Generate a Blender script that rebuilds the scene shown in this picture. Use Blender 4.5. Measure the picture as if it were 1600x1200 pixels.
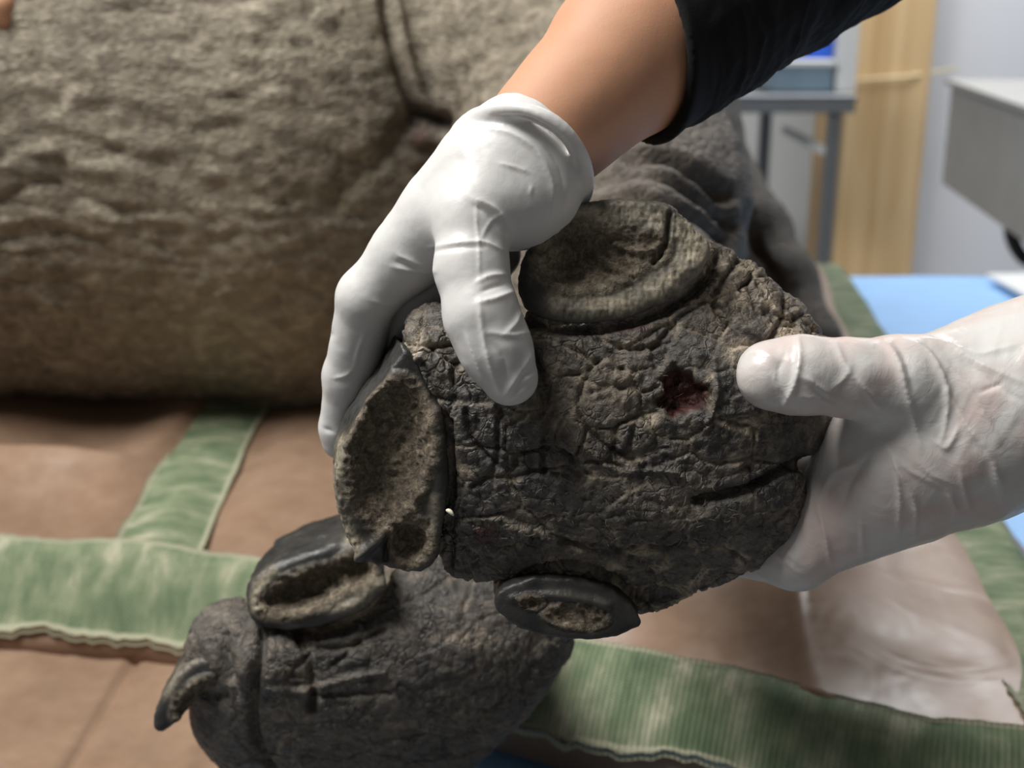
import bpy, math, random
import numpy as np
from mathutils import Vector, Matrix

random.seed(4)
S = bpy.context.scene
COL = S.collection
for o in list(bpy.data.objects):
    bpy.data.objects.remove(o, do_unlink=True)

# ------------------------------------------------------------------ camera
FPX = 2000.0
PITCH = math.radians(17.5)
CAMZ = 0.36
cam_d = bpy.data.cameras.new('camera')
cam = bpy.data.objects.new('camera', cam_d)
COL.objects.link(cam)
cam.location = (0, 0, CAMZ)
cam.rotation_euler = (math.radians(90) - PITCH, 0, 0)
cam_d.sensor_width = 36.0
cam_d.lens = 36.0 * FPX / 1600.0
cam_d.clip_start = 0.02
cam_d.dof.use_dof = True
cam_d.dof.focus_distance = 0.445
cam_d.dof.aperture_fstop = 10.5
S.camera = cam

# ------------------------------------------------------------------ light
w = bpy.data.worlds.new('world')
S.world = w
w.use_nodes = True
w.node_tree.nodes['Background'].inputs[0].default_value = (1.0, 0.98, 0.96, 1)
w.node_tree.nodes['Background'].inputs[1].default_value = 0.10


def area(name, loc, aim, size, power, col=(1, 1, 1)):
    l = bpy.data.lights.new(name, 'AREA')
    l.energy = power
    l.size = size[0]
    l.shape = 'RECTANGLE'
    l.size_y = size[1]
    l.color = col
    o = bpy.data.objects.new(name, l)
    COL.objects.link(o)
    o.location = loc
    d = Vector(aim) - Vector(loc)
    o.rotation_euler = d.to_track_quat('-Z', 'Y').to_euler()
    return o


area('ceiling_light', (-0.80, 0.42, 1.62), (-0.05, 0.62, 0.1), (0.9, 0.6), 46, (1.0, 0.975, 0.94))
area('ceiling_light_far', (1.05, 2.85, 1.9), (1.0, 2.9, 0.0), (1.4, 0.9), 54, (0.96, 0.98, 1.0))
S.view_settings.view_transform = 'Standard'
S.view_settings.look = 'None'
S.view_settings.gamma = 1.0
S.view_settings.exposure = 0.0
S.view_settings.use_curve_mapping = False

RV = np.array([1.0, 0, 0])
FV = np.array([0, math.cos(PITCH), -math.sin(PITCH)])
UV_ = np.array([0, math.sin(PITCH), math.cos(PITCH)])
CV = np.array([0, 0, CAMZ])


def W(px, py, d):
    """world point seen at picture position (px,py) at depth d (m)"""
    return CV + RV * ((px - 800) * d / FPX) + UV_ * ((600 - py) * d / FPX) + FV * d


def ground(px, py, z=0.0):
    r = RV * ((px - 800) / FPX) + UV_ * ((600 - py) / FPX) + FV
    t = (z - CAMZ) / r[2]
    return CV + r * t


# ------------------------------------------------------------------ noise
def _hash(i, j, k, seed):
    h = (i.astype(np.uint32) * np.uint32(374761393) + j.astype(np.uint32) * np.uint32(668265263)
         + k.astype(np.uint32) * np.uint32(2147483647 - 1013) + np.uint32(seed * 974711 + 17))
    h = (h ^ (h >> np.uint32(13))) * np.uint32(1274126177)
    h = (h ^ (h >> np.uint32(16))) * np.uint32(2246822519)
    h = h ^ (h >> np.uint32(15))
    return h.astype(np.float32) * np.float32(1.0 / 4294967295.0)


def vnoise(P, seed=0):
    I = np.floor(P).astype(np.int64)
    f = (P - I).astype(np.float32)
    f = f * f * f * (f * (f * 6 - 15) + 10)
    out = np.zeros(len(P), np.float32)
    for dx in (0, 1):
        wx = f[:, 0] if dx else 1 - f[:, 0]
        for dy in (0, 1):
            wy = f[:, 1] if dy else 1 - f[:, 1]
            for dz in (0, 1):
                wz = f[:, 2] if dz else 1 - f[:, 2]
                out += wx * wy * wz * _hash(I[:, 0] + dx, I[:, 1] + dy, I[:, 2] + dz, seed)
    return out * 2 - 1


def fbm(P, oct=4, seed=0, gain=0.5):
    a, s, out = 1.0, 0.0, 0
    for o in range(oct):
        out = out + a * vnoise(P * (2.03 ** o) + o * 7.31, seed + o)
        s += a
        a *= gain
    return out / s


def ridged(P, oct=4, seed=0):
    a, s, out = 1.0, 0.0, 0
    for o in range(oct):
        out = out + a * (1 - np.abs(vnoise(P * (2.1 ** o) + o * 3.7, seed + o)) * 2)
        s += a
        a *= 0.5
    return out / s


def voro(P, seed=0):
    """F2-F1 and a random value per cell"""
    I = np.floor(P).astype(np.int64)
    f1 = np.full(len(P), 9.0, np.float32)
    f2 = np.full(len(P), 9.0, np.float32)
    cid = np.zeros(len(P), np.float32)
    for dx in (-1, 0, 1):
        for dy in (-1, 0, 1):
            for dz in (-1, 0, 1):
                a, b, c = I[:, 0] + dx, I[:, 1] + dy, I[:, 2] + dz
                q = np.stack([a + _hash(a, b, c, seed), b + _hash(a, b, c, seed + 1), c + _hash(a, b, c, seed + 2)], 1)
                d = np.sqrt(((P - q) ** 2).sum(1)).astype(np.float32)
                h = _hash(a, b, c, seed + 3)
                m = d < f1
                f2 = np.where(m, f1, np.minimum(f2, d))
                cid = np.where(m, h, cid)
                f1 = np.where(m, d, f1)
    return f2 - f1, cid


def sstep(a, b, x):
    t = np.clip((x - a) / (b - a), 0, 1)
    return t * t * (3 - 2 * t)


# ------------------------------------------------------------------ sdf tools
def smin(a, b, k):
    h = np.maximum(k - np.abs(a - b), 0) / k
    return np.minimum(a, b) - h * h * k * 0.25


def smax(a, b, k):
    return -smin(-a, -b, k)


def cone(P, a, b, ra, rb):
    a = np.asarray(a, np.float32)
    b = np.asarray(b, np.float32)
    ab = b - a
    t = np.clip(((P - a) @ ab) / float(ab @ ab), 0, 1)
    q = P - a - t[:, None] * ab
    return np.sqrt((q * q).sum(1)) - (ra + (rb - ra) * t)


def chain(P, pts, k=20.0):
    """pts: list of (x,y,z,r)"""
    d = None
    for p, q in zip(pts[:-1], pts[1:]):
        c = cone(P, p[:3], q[:3], p[3], q[3])
        d = c if d is None else smin(d, c, k)
    return d


def ell(P, c, r, rot=0.0):
    q = P - np.asarray(c, np.float32)
    if rot:
        cs, sn = math.cos(rot), math.sin(rot)
        q = np.stack([q[:, 0] * cs + q[:, 1] * sn, -q[:, 0] * sn + q[:, 1] * cs, q[:, 2]], 1)
    r = np.asarray(r, np.float32)
    k0 = np.sqrt(((q / r) ** 2).sum(1))
    k1 = np.sqrt(((q / (r * r)) ** 2).sum(1)) + 1e-9
    return k0 * (k0 - 1) / k1


def polyd(X, Y, poly):
    n = len(poly)
    d = np.full(len(X), 1e9, np.float32)
    s = np.ones(len(X), np.float32)
    for i in range(n):
        ax, ay = poly[i]
        bx, by = poly[i - 1]
        ex, ey = bx - ax, by - ay
        wx, wy = X - ax, Y - ay
        t = np.clip((wx * ex + wy * ey) / (ex * ex + ey * ey), 0, 1)
        qx, qy = wx - ex * t, wy - ey * t
        d = np.minimum(d, qx * qx + qy * qy)
        c1 = Y >= ay
        c2 = Y < by
        c3 = ex * wy > ey * wx
        flip = (c1 & c2 & c3) | (~c1 & ~c2 & ~c3)
        s = np.where(flip, -s, s)
    return s * np.sqrt(d)


def smoothpoly(poly, it=2):
    p = [tuple(map(float, q)) for q in poly]
    for _ in range(it):
        r = []
        for i in range(len(p)):
            a, b = p[i], p[(i + 1) % len(p)]
            r += [(a[0] * .75 + b[0] * .25, a[1] * .75 + b[1] * .25), (a[0] * .25 + b[0] * .75, a[1] * .25 + b[1] * .75)]
        p = r
    return p


def nets(f, lo, hi, h, B=6):
    """sparse surface nets of f over a box; returns verts, quads"""
    lo = np.asarray(lo, float)
    hi = np.asarray(hi, float)
    nb = np.ceil((hi - lo) / (h * B)).astype(int)
    n = nb * B
    cx = [lo[i] + (np.arange(nb[i]) * B + (B - 1) / 2) * h for i in range(3)]
    G = np.stack(np.meshgrid(*cx, indexing='ij'), -1).reshape(-1, 3).astype(np.float32)
    fc = f(G).reshape(nb)
    act = np.abs(fc) < h * B * 1.35
    F = np.repeat(np.repeat(np.repeat(fc, B, 0), B, 1), B, 2).astype(np.float32)
    idx = np.argwhere(act)
    loc = np.stack(np.meshgrid(np.arange(B), np.arange(B), np.arange(B), indexing='ij'), -1).reshape(-1, 3)
    for s in range(0, len(idx), 1500):
        I = (idx[s:s + 1500, None, :] * B + loc[None]).reshape(-1, 3)
        F[I[:, 0], I[:, 1], I[:, 2]] = f((lo + I * h).astype(np.float32))
    F[0], F[-1] = np.maximum(F[0], h * .3), np.maximum(F[-1], h * .3)
    F[:, 0], F[:, -1] = np.maximum(F[:, 0], h * .3), np.maximum(F[:, -1], h * .3)
    F[:, :, 0], F[:, :, -1] = np.maximum(F[:, :, 0], h * .3), np.maximum(F[:, :, -1], h * .3)
    ins = F < 0
    cnt = np.zeros(np.array(F.shape) - 1, np.int8)
    cor = [(i, j, k) for i in (0, 1) for j in (0, 1) for k in (0, 1)]
    for i, j, k in cor:
        cnt += ins[i:i + cnt.shape[0], j:j + cnt.shape[1], k:k + cnt.shape[2]]
    cells = np.argwhere((cnt > 0) & (cnt < 8))
    vid = np.full(cnt.shape, -1, np.int32)
    vid[cells[:, 0], cells[:, 1], cells[:, 2]] = np.arange(len(cells))
    acc = np.zeros((len(cells), 3))
    num = np.zeros(len(cells))
    for a in cor:
        for ax in range(3):
            if a[ax]:
                continue
            b = list(a)
            b[ax] = 1
            va = F[cells[:, 0] + a[0], cells[:, 1] + a[1], cells[:, 2] + a[2]]
            vb = F[cells[:, 0] + b[0], cells[:, 1] + b[1], cells[:, 2] + b[2]]
            m = (va < 0) != (vb < 0)
            t = np.where(m, va / np.where(m, va - vb, 1), 0)
            p = np.tile(np.array(a, float), (len(cells), 1))
            p[:, ax] += t
            acc += p * m[:, None]
            num += m
    V = lo + (cells + acc / num[:, None]) * h
    Q = []
    for ax in range(3):
        sl0 = [slice(None)] * 3
        sl1 = [slice(None)] * 3
        sl0[ax] = slice(0, -1)
        sl1[ax] = slice(1, None)
        a0, a1 = ins[tuple(sl0)], ins[tuple(sl1)]
        e = np.argwhere(a0 != a1)
        u, v = (ax + 1) % 3, (ax + 2) % 3
        e = e[(e[:, u] > 0) & (e[:, v] > 0) & (e[:, u] < cnt.shape[u]) & (e[:, v] < cnt.shape[v])]
        sgn = a0[e[:, 0], e[:, 1], e[:, 2]]

        def g(du, dv):
            c = e.copy()
            c[:, u] -= du
            c[:, v] -= dv
            return vid[c[:, 0], c[:, 1], c[:, 2]]
        q = np.stack([g(1, 1), g(0, 1), g(0, 0), g(1, 0)], 1)
        q[~sgn] = q[~sgn][:, ::-1]
        Q.append(q)
    Q = np.concatenate(Q)
    Q = Q[(Q >= 0).all(1)]
    return V, Q


def vnormals(V, Q):
    n = np.cross(V[Q[:, 2]] - V[Q[:, 0]], V[Q[:, 3]] - V[Q[:, 1]])
    N = np.zeros_like(V)
    for i in range(4):
        for c in range(3):
            N[:, c] += np.bincount(Q[:, i], n[:, c], len(V))
    return N / (np.linalg.norm(N, axis=1)[:, None] + 1e-12)


def relax(V, Q, it=1, lam=0.5):
    for _ in range(it):
        A = np.zeros_like(V)
        c = np.zeros(len(V))
        for i in range(4):
            a, b = Q[:, i], Q[:, (i + 1) % 4]
            for k in range(3):
                A[:, k] += np.bincount(a, V[b, k], len(V)) + np.bincount(b, V[a, k], len(V))
            c += np.bincount(a, minlength=len(V)) + np.bincount(b, minlength=len(V))
        V = V * (1 - lam) + lam * A / c[:, None]
    return V


def pt(px, py, w, r=None):
    """picture position + offset w towards the viewer -> local position"""
    s = 1 - w / FPX
    p = (800 + (px - 800) * s, 600 + (py - 600) * s, w)
    return p if r is None else p + (r * s,)


def img(V):
    s = 1 - V[:, 2] / FPX
    return np.stack([800 + (V[:, 0] - 800) / s, 600 + (V[:, 1] - 600) / s], 1)


def local2world(V, d0):
    k = d0 / FPX
    return (CV + np.outer((V[:, 0] - 800) * k, RV) + np.outer((600 - V[:, 1]) * k, UV_)
            + np.outer(d0 - V[:, 2] * k, FV))


def pldist(I, pl):
    d = np.full(len(I), 1e9)
    for (ax, ay), (bx, by) in zip(pl[:-1], pl[1:]):
        ex, ey = bx - ax, by - ay
        wx, wy = I[:, 0] - ax, I[:, 1] - ay
        t = np.clip((wx * ex + wy * ey) / (ex * ex + ey * ey + 1e-9), 0, 1)
        d = np.minimum(d, (wx - ex * t) ** 2 + (wy - ey * t) ** 2)
    return np.sqrt(d)


def spline(pl, n=6):
    out = []
    for i in range(len(pl) - 1):
        p0 = np.array(pl[max(i - 1, 0)], float)
        p1 = np.array(pl[i], float)
        p2 = np.array(pl[i + 1], float)
        p3 = np.array(pl[min(i + 2, len(pl) - 1)], float)
        for t in np.arange(n) / n:
            out.append(tuple(0.5 * (2 * p1 + (p2 - p0) * t + (2 * p0 - 5 * p1 + 4 * p2 - p3) * t * t + (3 * p1 - p0 - 3 * p2 + p3) * t ** 3)))
    out.append(tuple(pl[-1]))
    return out


def carve(I, N, lines):
    """sum of ridges (+) and grooves (-) drawn along lines; each (pts, sigma, amp)"""
    out = np.zeros(len(I))
    front = sstep(-0.1, 0.35, N[:, 2])
    for pl, sg, am in lines:
        pl = spline(pl, 5)
        A = np.array(pl)
        m = ((I[:, 0] > A[:, 0].min() - 4 * sg) & (I[:, 0] < A[:, 0].max() + 4 * sg)
             & (I[:, 1] > A[:, 1].min() - 4 * sg) & (I[:, 1] < A[:, 1].max() + 4 * sg))
        if not m.any():
            continue
        d = pldist(I[m], pl)
        out[m] += am * np.exp(-(d / sg) ** 2) * front[m]
    return out


def folds(I, N, lines, gain=1.0):
    """soft tent-shaped creases of thin stretched material, fading out at both ends"""
    out = np.zeros(len(I))
    front = sstep(-0.05, 0.4, N[:, 2])
    for pl, sg, am in lines:
        A = np.array(spline(pl, 5))
        L = np.concatenate([[0], np.cumsum(np.linalg.norm(np.diff(A, axis=0), axis=1))])
        m = ((I[:, 0] > A[:, 0].min() - 6 * sg) & (I[:, 0] < A[:, 0].max() + 6 * sg)
             & (I[:, 1] > A[:, 1].min() - 6 * sg) & (I[:, 1] < A[:, 1].max() + 6 * sg))
        if not m.any():
            continue
        J = I[m]
        bd = np.full(len(J), 1e9)
        bt = np.zeros(len(J))
        sd = np.zeros(len(J))
        for i in range(len(A) - 1):
            e = A[i + 1] - A[i]
            wv = J - A[i]
            t = np.clip((wv @ e) / (e @ e + 1e-9), 0, 1)
            q = wv - t[:, None] * e
            d = np.hypot(q[:, 0], q[:, 1])
            k = d < bd
            bd = np.where(k, d, bd)
            bt = np.where(k, (L[i] + t * (L[i + 1] - L[i])) / L[-1], bt)
            sd = np.where(k, np.sign(e[0] * wv[:, 1] - e[1] * wv[:, 0]), sd)
        tp = np.sqrt(np.clip(np.sin(math.pi * np.clip(bt * .94 + .03, 0, 1)), 0, 1))
        x = bd / sg
        prof = 1.25 * np.exp(-1.0 * (np.sqrt(x * x + .5) - .707)) - .35 * np.exp(-(x / 3.0) ** 2) * (1 + .6 * sd)
        out[m] += gain * am * prof * tp * front[m]
    return out


# ------------------------------------------------------------------ object helpers
def mesh_obj(name, V, Q, mat, parent=None, attrs=None, smooth=True, origin=None):
    V = np.asarray(V, float)
    me = bpy.data.meshes.new(name)
    if isinstance(Q, np.ndarray):
        v0 = V - V.mean(0)
        vol = np.einsum('ij,ij->i', v0[Q[:, 0]], np.cross(v0[Q[:, 1]], v0[Q[:, 2]])).sum()
        if Q.shape[1] == 4:
            vol += np.einsum('ij,ij->i', v0[Q[:, 0]], np.cross(v0[Q[:, 2]], v0[Q[:, 3]])).sum()
        if vol < 0:
            Q = Q[:, ::-1]
        o0 = np.array(parent.matrix_world.translation if parent else (origin if origin is not None else (0, 0, 0)))
        o0 = o0 if origin is None or parent else np.array(origin)
        Vl = V - o0
        me.vertices.add(len(V))
        me.vertices.foreach_set('co', Vl.astype(np.float32).ravel())
        n = Q.shape[1]
        me.loops.add(len(Q) * n)
        me.loops.foreach_set('vertex_index', Q.astype(np.int32).ravel())
        me.polygons.add(len(Q))
        me.polygons.foreach_set('loop_start', np.arange(0, len(Q) * n, n, dtype=np.int32))
        me.polygons.foreach_set('loop_total', np.full(len(Q), n, np.int32))
        me.update(calc_edges=True)
    else:
        o0 = np.array(parent.matrix_world.translation if parent else (origin if origin is not None else (0, 0, 0)))
        me.from_pydata([tuple(v) for v in (V - o0)], [], Q)
    me.polygons.foreach_set('use_smooth', np.full(len(me.polygons), smooth, bool))
    for k, a in (attrs or {}).items():
        a = np.asarray(a, np.float32)
        if a.ndim == 1:
            at = me.attributes.new(k, 'FLOAT', 'POINT')
            at.data.foreach_set('value', a)
        else:
            at = me.attributes.new(k, 'FLOAT_VECTOR', 'POINT')
            at.data.foreach_set('vector', a.ravel())
    me.materials.append(mat)
    me.validate()
    o = bpy.data.objects.new(name, me)
    COL.objects.link(o)
    if parent:
        o.parent = parent
    elif origin is not None:
        o.location = origin
    return o


def empty(name, loc):
    o = bpy.data.objects.new(name, None)
    o.empty_display_size = 0.05
    COL.objects.link(o)
    o.location = loc
    bpy.context.view_layer.update()
    return o


def tag(o, label=None, cat=None, group=None, kind=None):
    if label:
        o['label'] = label
    if cat:
        o['category'] = cat
    if group:
        o['group'] = group
    if kind:
        o['kind'] = kind
    return o


def box_mesh(c, s, rz=0.0, bevel=0.0):
    """bevelled box, centre c, size s"""
    x, y, z = np.array(s) / 2
    b = min(bevel, x * .9, y * .9, z * .9)
    if b <= 0:
        V = np.array([(i * x, j * y, k * z) for i in (-1, 1) for j in (-1, 1) for k in (-1, 1)], float)
        Q = [(0, 1, 3, 2), (4, 6, 7, 5), (0, 4, 5, 1), (2, 3, 7, 6), (0, 2, 6, 4), (1, 5, 7, 3)]
    else:
        V = []
        id_ = {}
        for i in (-1, 1):
            for j in (-1, 1):
                for k in (-1, 1):
                    for ax in range(3):
                        p = [i * (x - b), j * (y - b), k * (z - b)]
                        p[ax] = (i * x, j * y, k * z)[ax]
                        id_[(i, j, k, ax)] = len(V)
                        V.append(p)
        V = np.array(V, float)
        Q = []
        for ax in range(3):
            u, v = (ax + 1) % 3, (ax + 2) % 3
            for sg in (-1, 1):
                f = []
                for su, sv in ((-1, -1), (1, -1), (1, 1), (-1, 1)):
                    t = [0, 0, 0]
                    t[ax], t[u], t[v] = sg, su, sv
                    f.append(id_[tuple(t) + (ax,)])
                Q.append(tuple(f if sg > 0 else f[::-1]))
            for su in (-1, 1):
                for sv in (-1, 1):
                    t0 = [0, 0, 0]
                    t1 = [0, 0, 0]
                    t0[ax], t1[ax] = -1, 1
                    t0[u] = t1[u] = su
                    t0[v] = t1[v] = sv
                    f = [id_[tuple(t0) + (u,)], id_[tuple(t1) + (u,)], id_[tuple(t1) + (v,)], id_[tuple(t0) + (v,)]]
                    Q.append(tuple(f if su * sv < 0 else f[::-1]))
        for i in (-1, 1):
            for j in (-1, 1):
                for k in (-1, 1):
                    f = [id_[(i, j, k, a)] for a in range(3)]
                    Q.append(tuple(f if i * j * k > 0 else f[::-1]))
    c_, s_ = math.cos(rz), math.sin(rz)
    R = np.array([[c_, -s_, 0], [s_, c_, 0], [0, 0, 1]])
    return V @ R.T + np.array(c), Q


def box(name, c, s, mat, parent=None, rz=0.0, bevel=0.002, origin=None):
    V, Q = box_mesh(c, s, rz, bevel)
    return mesh_obj(name, V, Q, mat, parent, smooth=False, origin=origin)


def tube(name, pts, r, mat, parent=None, n=12, closed=False, origin=None):
    P = [np.array(p, float) for p in pts]
    V, Q = [], []
    m = len(P)
    for i, p in enumerate(P):
        t = P[(i + 1) % m if closed else min(i + 1, m - 1)] - P[(i - 1) % m if closed else max(i - 1, 0)]
        t /= np.linalg.norm(t)
        a = np.cross(t, (0.13, 0.21, 0.97))
        if np.linalg.norm(a) < 0.2:
            a = np.cross(t, (1, 0.1, 0))
        a /= np.linalg.norm(a)
        b = np.cross(t, a)
        rr = r[i] if hasattr(r, '__len__') else r
        for k in range(n):
            th = 2 * math.pi * k / n
            V.append(p + rr * (math.cos(th) * a + math.sin(th) * b))
    for i in range(m if closed else m - 1):
        for k in range(n):
            j = (i + 1) % m
            Q.append((i * n + k, i * n + (k + 1) % n, j * n + (k + 1) % n, j * n + k))
    if not closed:
        Q.append(tuple(range(n))[::-1])
        Q.append(tuple((m - 1) * n + k for k in range(n)))
    return mesh_obj(name, np.array(V), Q, mat, parent, origin=origin)


# ------------------------------------------------------------------ materials
class NT:
    def __init__(s, name):
        s.m = bpy.data.materials.new(name)
        s.m.use_nodes = True
        s.t = s.m.node_tree
        s.b = s.t.nodes['Principled BSDF']
        s.out = s.t.nodes['Material Output']

    def n(s, typ, **kw):
        nd = s.t.nodes.new(typ)
        for k, v in kw.items():
            if k.startswith('i_'):
                key = k[2:]
                nd.inputs[int(key) if key.isdigit() else key.replace('_', ' ')].default_value = v
            else:
                setattr(nd, k, v)
        return nd

    def l(s, a, b):
        s.t.links.new(a, b)

    def set(s, **kw):
        for k, v in kw.items():
            i = s.b.inputs[k.replace('_', ' ')]
            if hasattr(v, 'is_linked'):
                s.l(v, i)
            else:
                i.default_value = v

    def coord(s, scale=(1, 1, 1), src='Object', rot=(0, 0, 0)):
        tc = s.n('ShaderNodeTexCoord')
        mp = s.n('ShaderNodeMapping')
        mp.inputs['Scale'].default_value = scale
        mp.inputs['Rotation'].default_value = rot
        s.l(tc.outputs[src], mp.inputs[0])
        return mp.outputs[0]

    def noise(s, vec, scale, detail=4, rough=0.55, dist=0.0):
        nd = s.n('ShaderNodeTexNoise')
        nd.inputs['Scale'].default_value = scale
        nd.inputs['Detail'].default_value = detail
        nd.inputs['Roughness'].default_value = rough
        nd.inputs['Distortion'].default_value = dist
        s.l(vec, nd.inputs['Vector'])
        return nd.outputs['Fac']

    def voro(s, vec, scale, feature='DISTANCE_TO_EDGE'):
        nd = s.n('ShaderNodeTexVoronoi', feature=feature)
        nd.inputs['Scale'].default_value = scale
        s.l(vec, nd.inputs['Vector'])
        return nd.outputs['Distance']

    def ramp(s, fac, stops):
        nd = s.n('ShaderNodeValToRGB')
        r = nd.color_ramp
        while len(r.elements) < len(stops):
            r.elements.new(0.5)
        for e, (p, c) in zip(r.elements, stops):
            e.position = p
            e.color = tuple(c) + (1,) if len(c) == 3 else c
        s.l(fac, nd.inputs[0])
        return nd.outputs[0]

    def mix(s, fac, a, b, mode='MIX'):
        nd = s.n('ShaderNodeMix', data_type='RGBA', blend_type=mode)
        for sock, v in ((nd.inputs[0], fac), (nd.inputs[6], a), (nd.inputs[7], b)):
            if hasattr(v, 'is_linked'):
                s.l(v, sock)
            elif isinstance(v, (int, float)):
                sock.default_value = v
            else:
                sock.default_value = tuple(v) + (1,) if len(v) == 3 else v
        return nd.outputs[2]

    def math(s, op, a, b=0.0, clamp=False):
        nd = s.n('ShaderNodeMath', operation=op, use_clamp=clamp)
        for sock, v in ((nd.inputs[0], a), (nd.inputs[1], b)):
            if hasattr(v, 'is_linked'):
                s.l(v, sock)
            else:
                sock.default_value = v
        return nd.outputs[0]

    def attr(s, name, out='Fac'):
        nd = s.n('ShaderNodeAttribute', attribute_name=name)
        return nd.outputs[out]

    def bump(s, h, strength=0.5, dist=0.001, prev=None):
        nd = s.n('ShaderNodeBump')
        nd.inputs['Strength'].default_value = strength
        nd.inputs['Distance'].default_value = dist
        s.l(h, nd.inputs['Height'])
        if prev is not None:
            s.l(prev, nd.inputs['Normal'])
        return nd.outputs[0]


def plain(name, col, rough=0.5, metal=0.0, nscale=40, var=0.12, bump=0.0, spec=0.5):
    m = NT(name)
    v = m.coord()
    f = m.noise(v, nscale, 4)
    c = m.mix(f, [x * (1 - var) for x in col], [min(1, x * (1 + var)) for x in col])
    m.set(Base_Color=c, Roughness=rough, Metallic=metal)
    m.b.inputs['Specular IOR Level'].default_value = spec
    if bump:
        m.set(Normal=m.bump(m.noise(v, nscale * 4, 3), bump, 0.0005))
    return m.m


def mat_foot():
    m = NT('hoofed_foot_skin')
    v = m.coord()
    n1 = m.noise(v, 48, 7, 0.68, 0.5)
    n2 = m.noise(v, 260, 6, 0.65, 0.6)
    base = m.ramp(n1, [(0.30, (0.030, 0.029, 0.029)), (0.48, (0.076, 0.072, 0.067)), (0.70, (0.185, 0.162, 0.135))])
    fine = m.ramp(n2, [(0.30, (0.5, 0.5, 0.5)), (0.62, (1.25, 1.2, 1.15))])
    c = m.mix(1.0, base, fine, 'MULTIPLY')
    # dusty, pale torn edges
    ed = m.attr('edge')
    msk = m.math('MULTIPLY', ed, m.ramp(m.noise(v, 90, 4), [(0.40, (0, 0, 0)), (0.56, (0.9, 0.9, 0.9))]))
    c = m.mix(msk, c, (0.47, 0.39, 0.285))
    fl = m.ramp(m.noise(v, 900, 3, 0.6), [(0.66, (0, 0, 0)), (0.74, (1, 1, 1))])
    c = m.mix(m.math('MULTIPLY', fl, 0.35), c, (0.25, 0.21, 0.16))
    c = m.mix(m.attr('pale'), c, m.ramp(n2, [(0.3, (0.10, 0.08, 0.055)), (0.7, (0.27, 0.22, 0.155))]))
    wd = m.attr('wound')
    c = m.mix(wd, c, m.ramp(n2, [(0.35, (0.018, 0.006, 0.005)), (0.65, (0.10, 0.022, 0.014))]))
    ro = m.ramp(n1, [(0.3, (0.33,) * 3), (0.7, (0.58,) * 3)])
    ro = m.mix(wd, ro, (0.14,) * 3)
    m.set(Base_Color=c, Roughness=ro)
    m.b.inputs['Specular IOR Level'].default_value = 0.55
    wv = m.n('ShaderNodeVectorMath', operation='ADD')
    nz = m.n('ShaderNodeTexNoise')
    nz.inputs['Scale'].default_value = 120
    m.l(v, nz.inputs['Vector'])
    sc = m.n('ShaderNodeVectorMath', operation='SCALE')
    sc.inputs['Scale'].default_value = 0.010
    m.l(nz.outputs['Color'], sc.inputs[0])
    m.l(v, wv.inputs[0])
    m.l(sc.outputs[0], wv.inputs[1])
    cr = m.ramp(m.voro(wv.outputs[0], 170), [(0.0, (0, 0, 0)), (0.10, (1, 1, 1))])
    cr2 = m.ramp(m.voro(wv.outputs[0], 420), [(0.0, (0.2, 0.2, 0.2)), (0.16, (1, 1, 1))])
    h = m.math('ADD', m.math('MULTIPLY', m.math('MULTIPLY', cr, 0.7), m.ramp(m.noise(v, 60, 2), [(0.42, (0, 0, 0)), (0.6, (1, 1, 1))])), m.math('MULTIPLY', cr2, 0.12))
    h = m.math('ADD', h, m.math('MULTIPLY', n2, 1.5))
    b = m.bump(h, 0.9, 0.0011)
    b = m.bump(m.noise(v, 1500, 4, 0.7), 0.35, 0.0005, b)
    m.set(Normal=b)
    return m.m


def mat_nail():
    m = NT('toenail_horn')
    v = m.coord()
    cav = m.attr('cavity')
    n1 = m.noise(v, 70, 5, 0.6, 0.5)
    n2 = m.noise(v, 380, 5, 0.65, 0.8)
    wall = m.ramp(n1, [(0.3, (0.018, 0.019, 0.020)), (0.6, (0.045, 0.044, 0.041)), (0.8, (0.10, 0.09, 0.07))])
    sole = m.ramp(n2, [(0.28, (0.070, 0.056, 0.041)), (0.5, (0.20, 0.162, 0.115)), (0.75, (0.44, 0.37, 0.265))])
    sole = m.mix(m.ramp(n1, [(0.32, (0.1, 0.1, 0.1)), (0.52, (1, 1, 1))]), m.mix(0.55, sole, (0.07, 0.056, 0.042)), sole)
    c = m.mix(cav, wall, sole)
    c = m.mix(m.attr('rim'), c, m.ramp(n2, [(0.3, (0.20, 0.17, 0.12)), (0.7, (0.56, 0.50, 0.37))]))
    ro = m.mix(m.math('MAXIMUM', cav, m.attr('rim')), (0.36,) * 3, (0.74,) * 3)
    m.set(Base_Color=c, Roughness=ro)
    m.b.inputs['Specular IOR Level'].default_value = 0.45
    fib = m.noise(m.coord((1, 1, 1)), 420, 5, 0.7, 1.6)
    hh = m.math('MULTIPLY', fib, m.math('ADD', m.math('MULTIPLY', cav, 0.9), 0.12))
    b = m.bump(hh, 0.9, 0.0018)
    b = m.bump(m.math('MULTIPLY', n1, m.math('ADD', cav, 0.15)), 0.5, 0.003, b)
    m.set(Normal=b)
    return m.m


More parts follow.
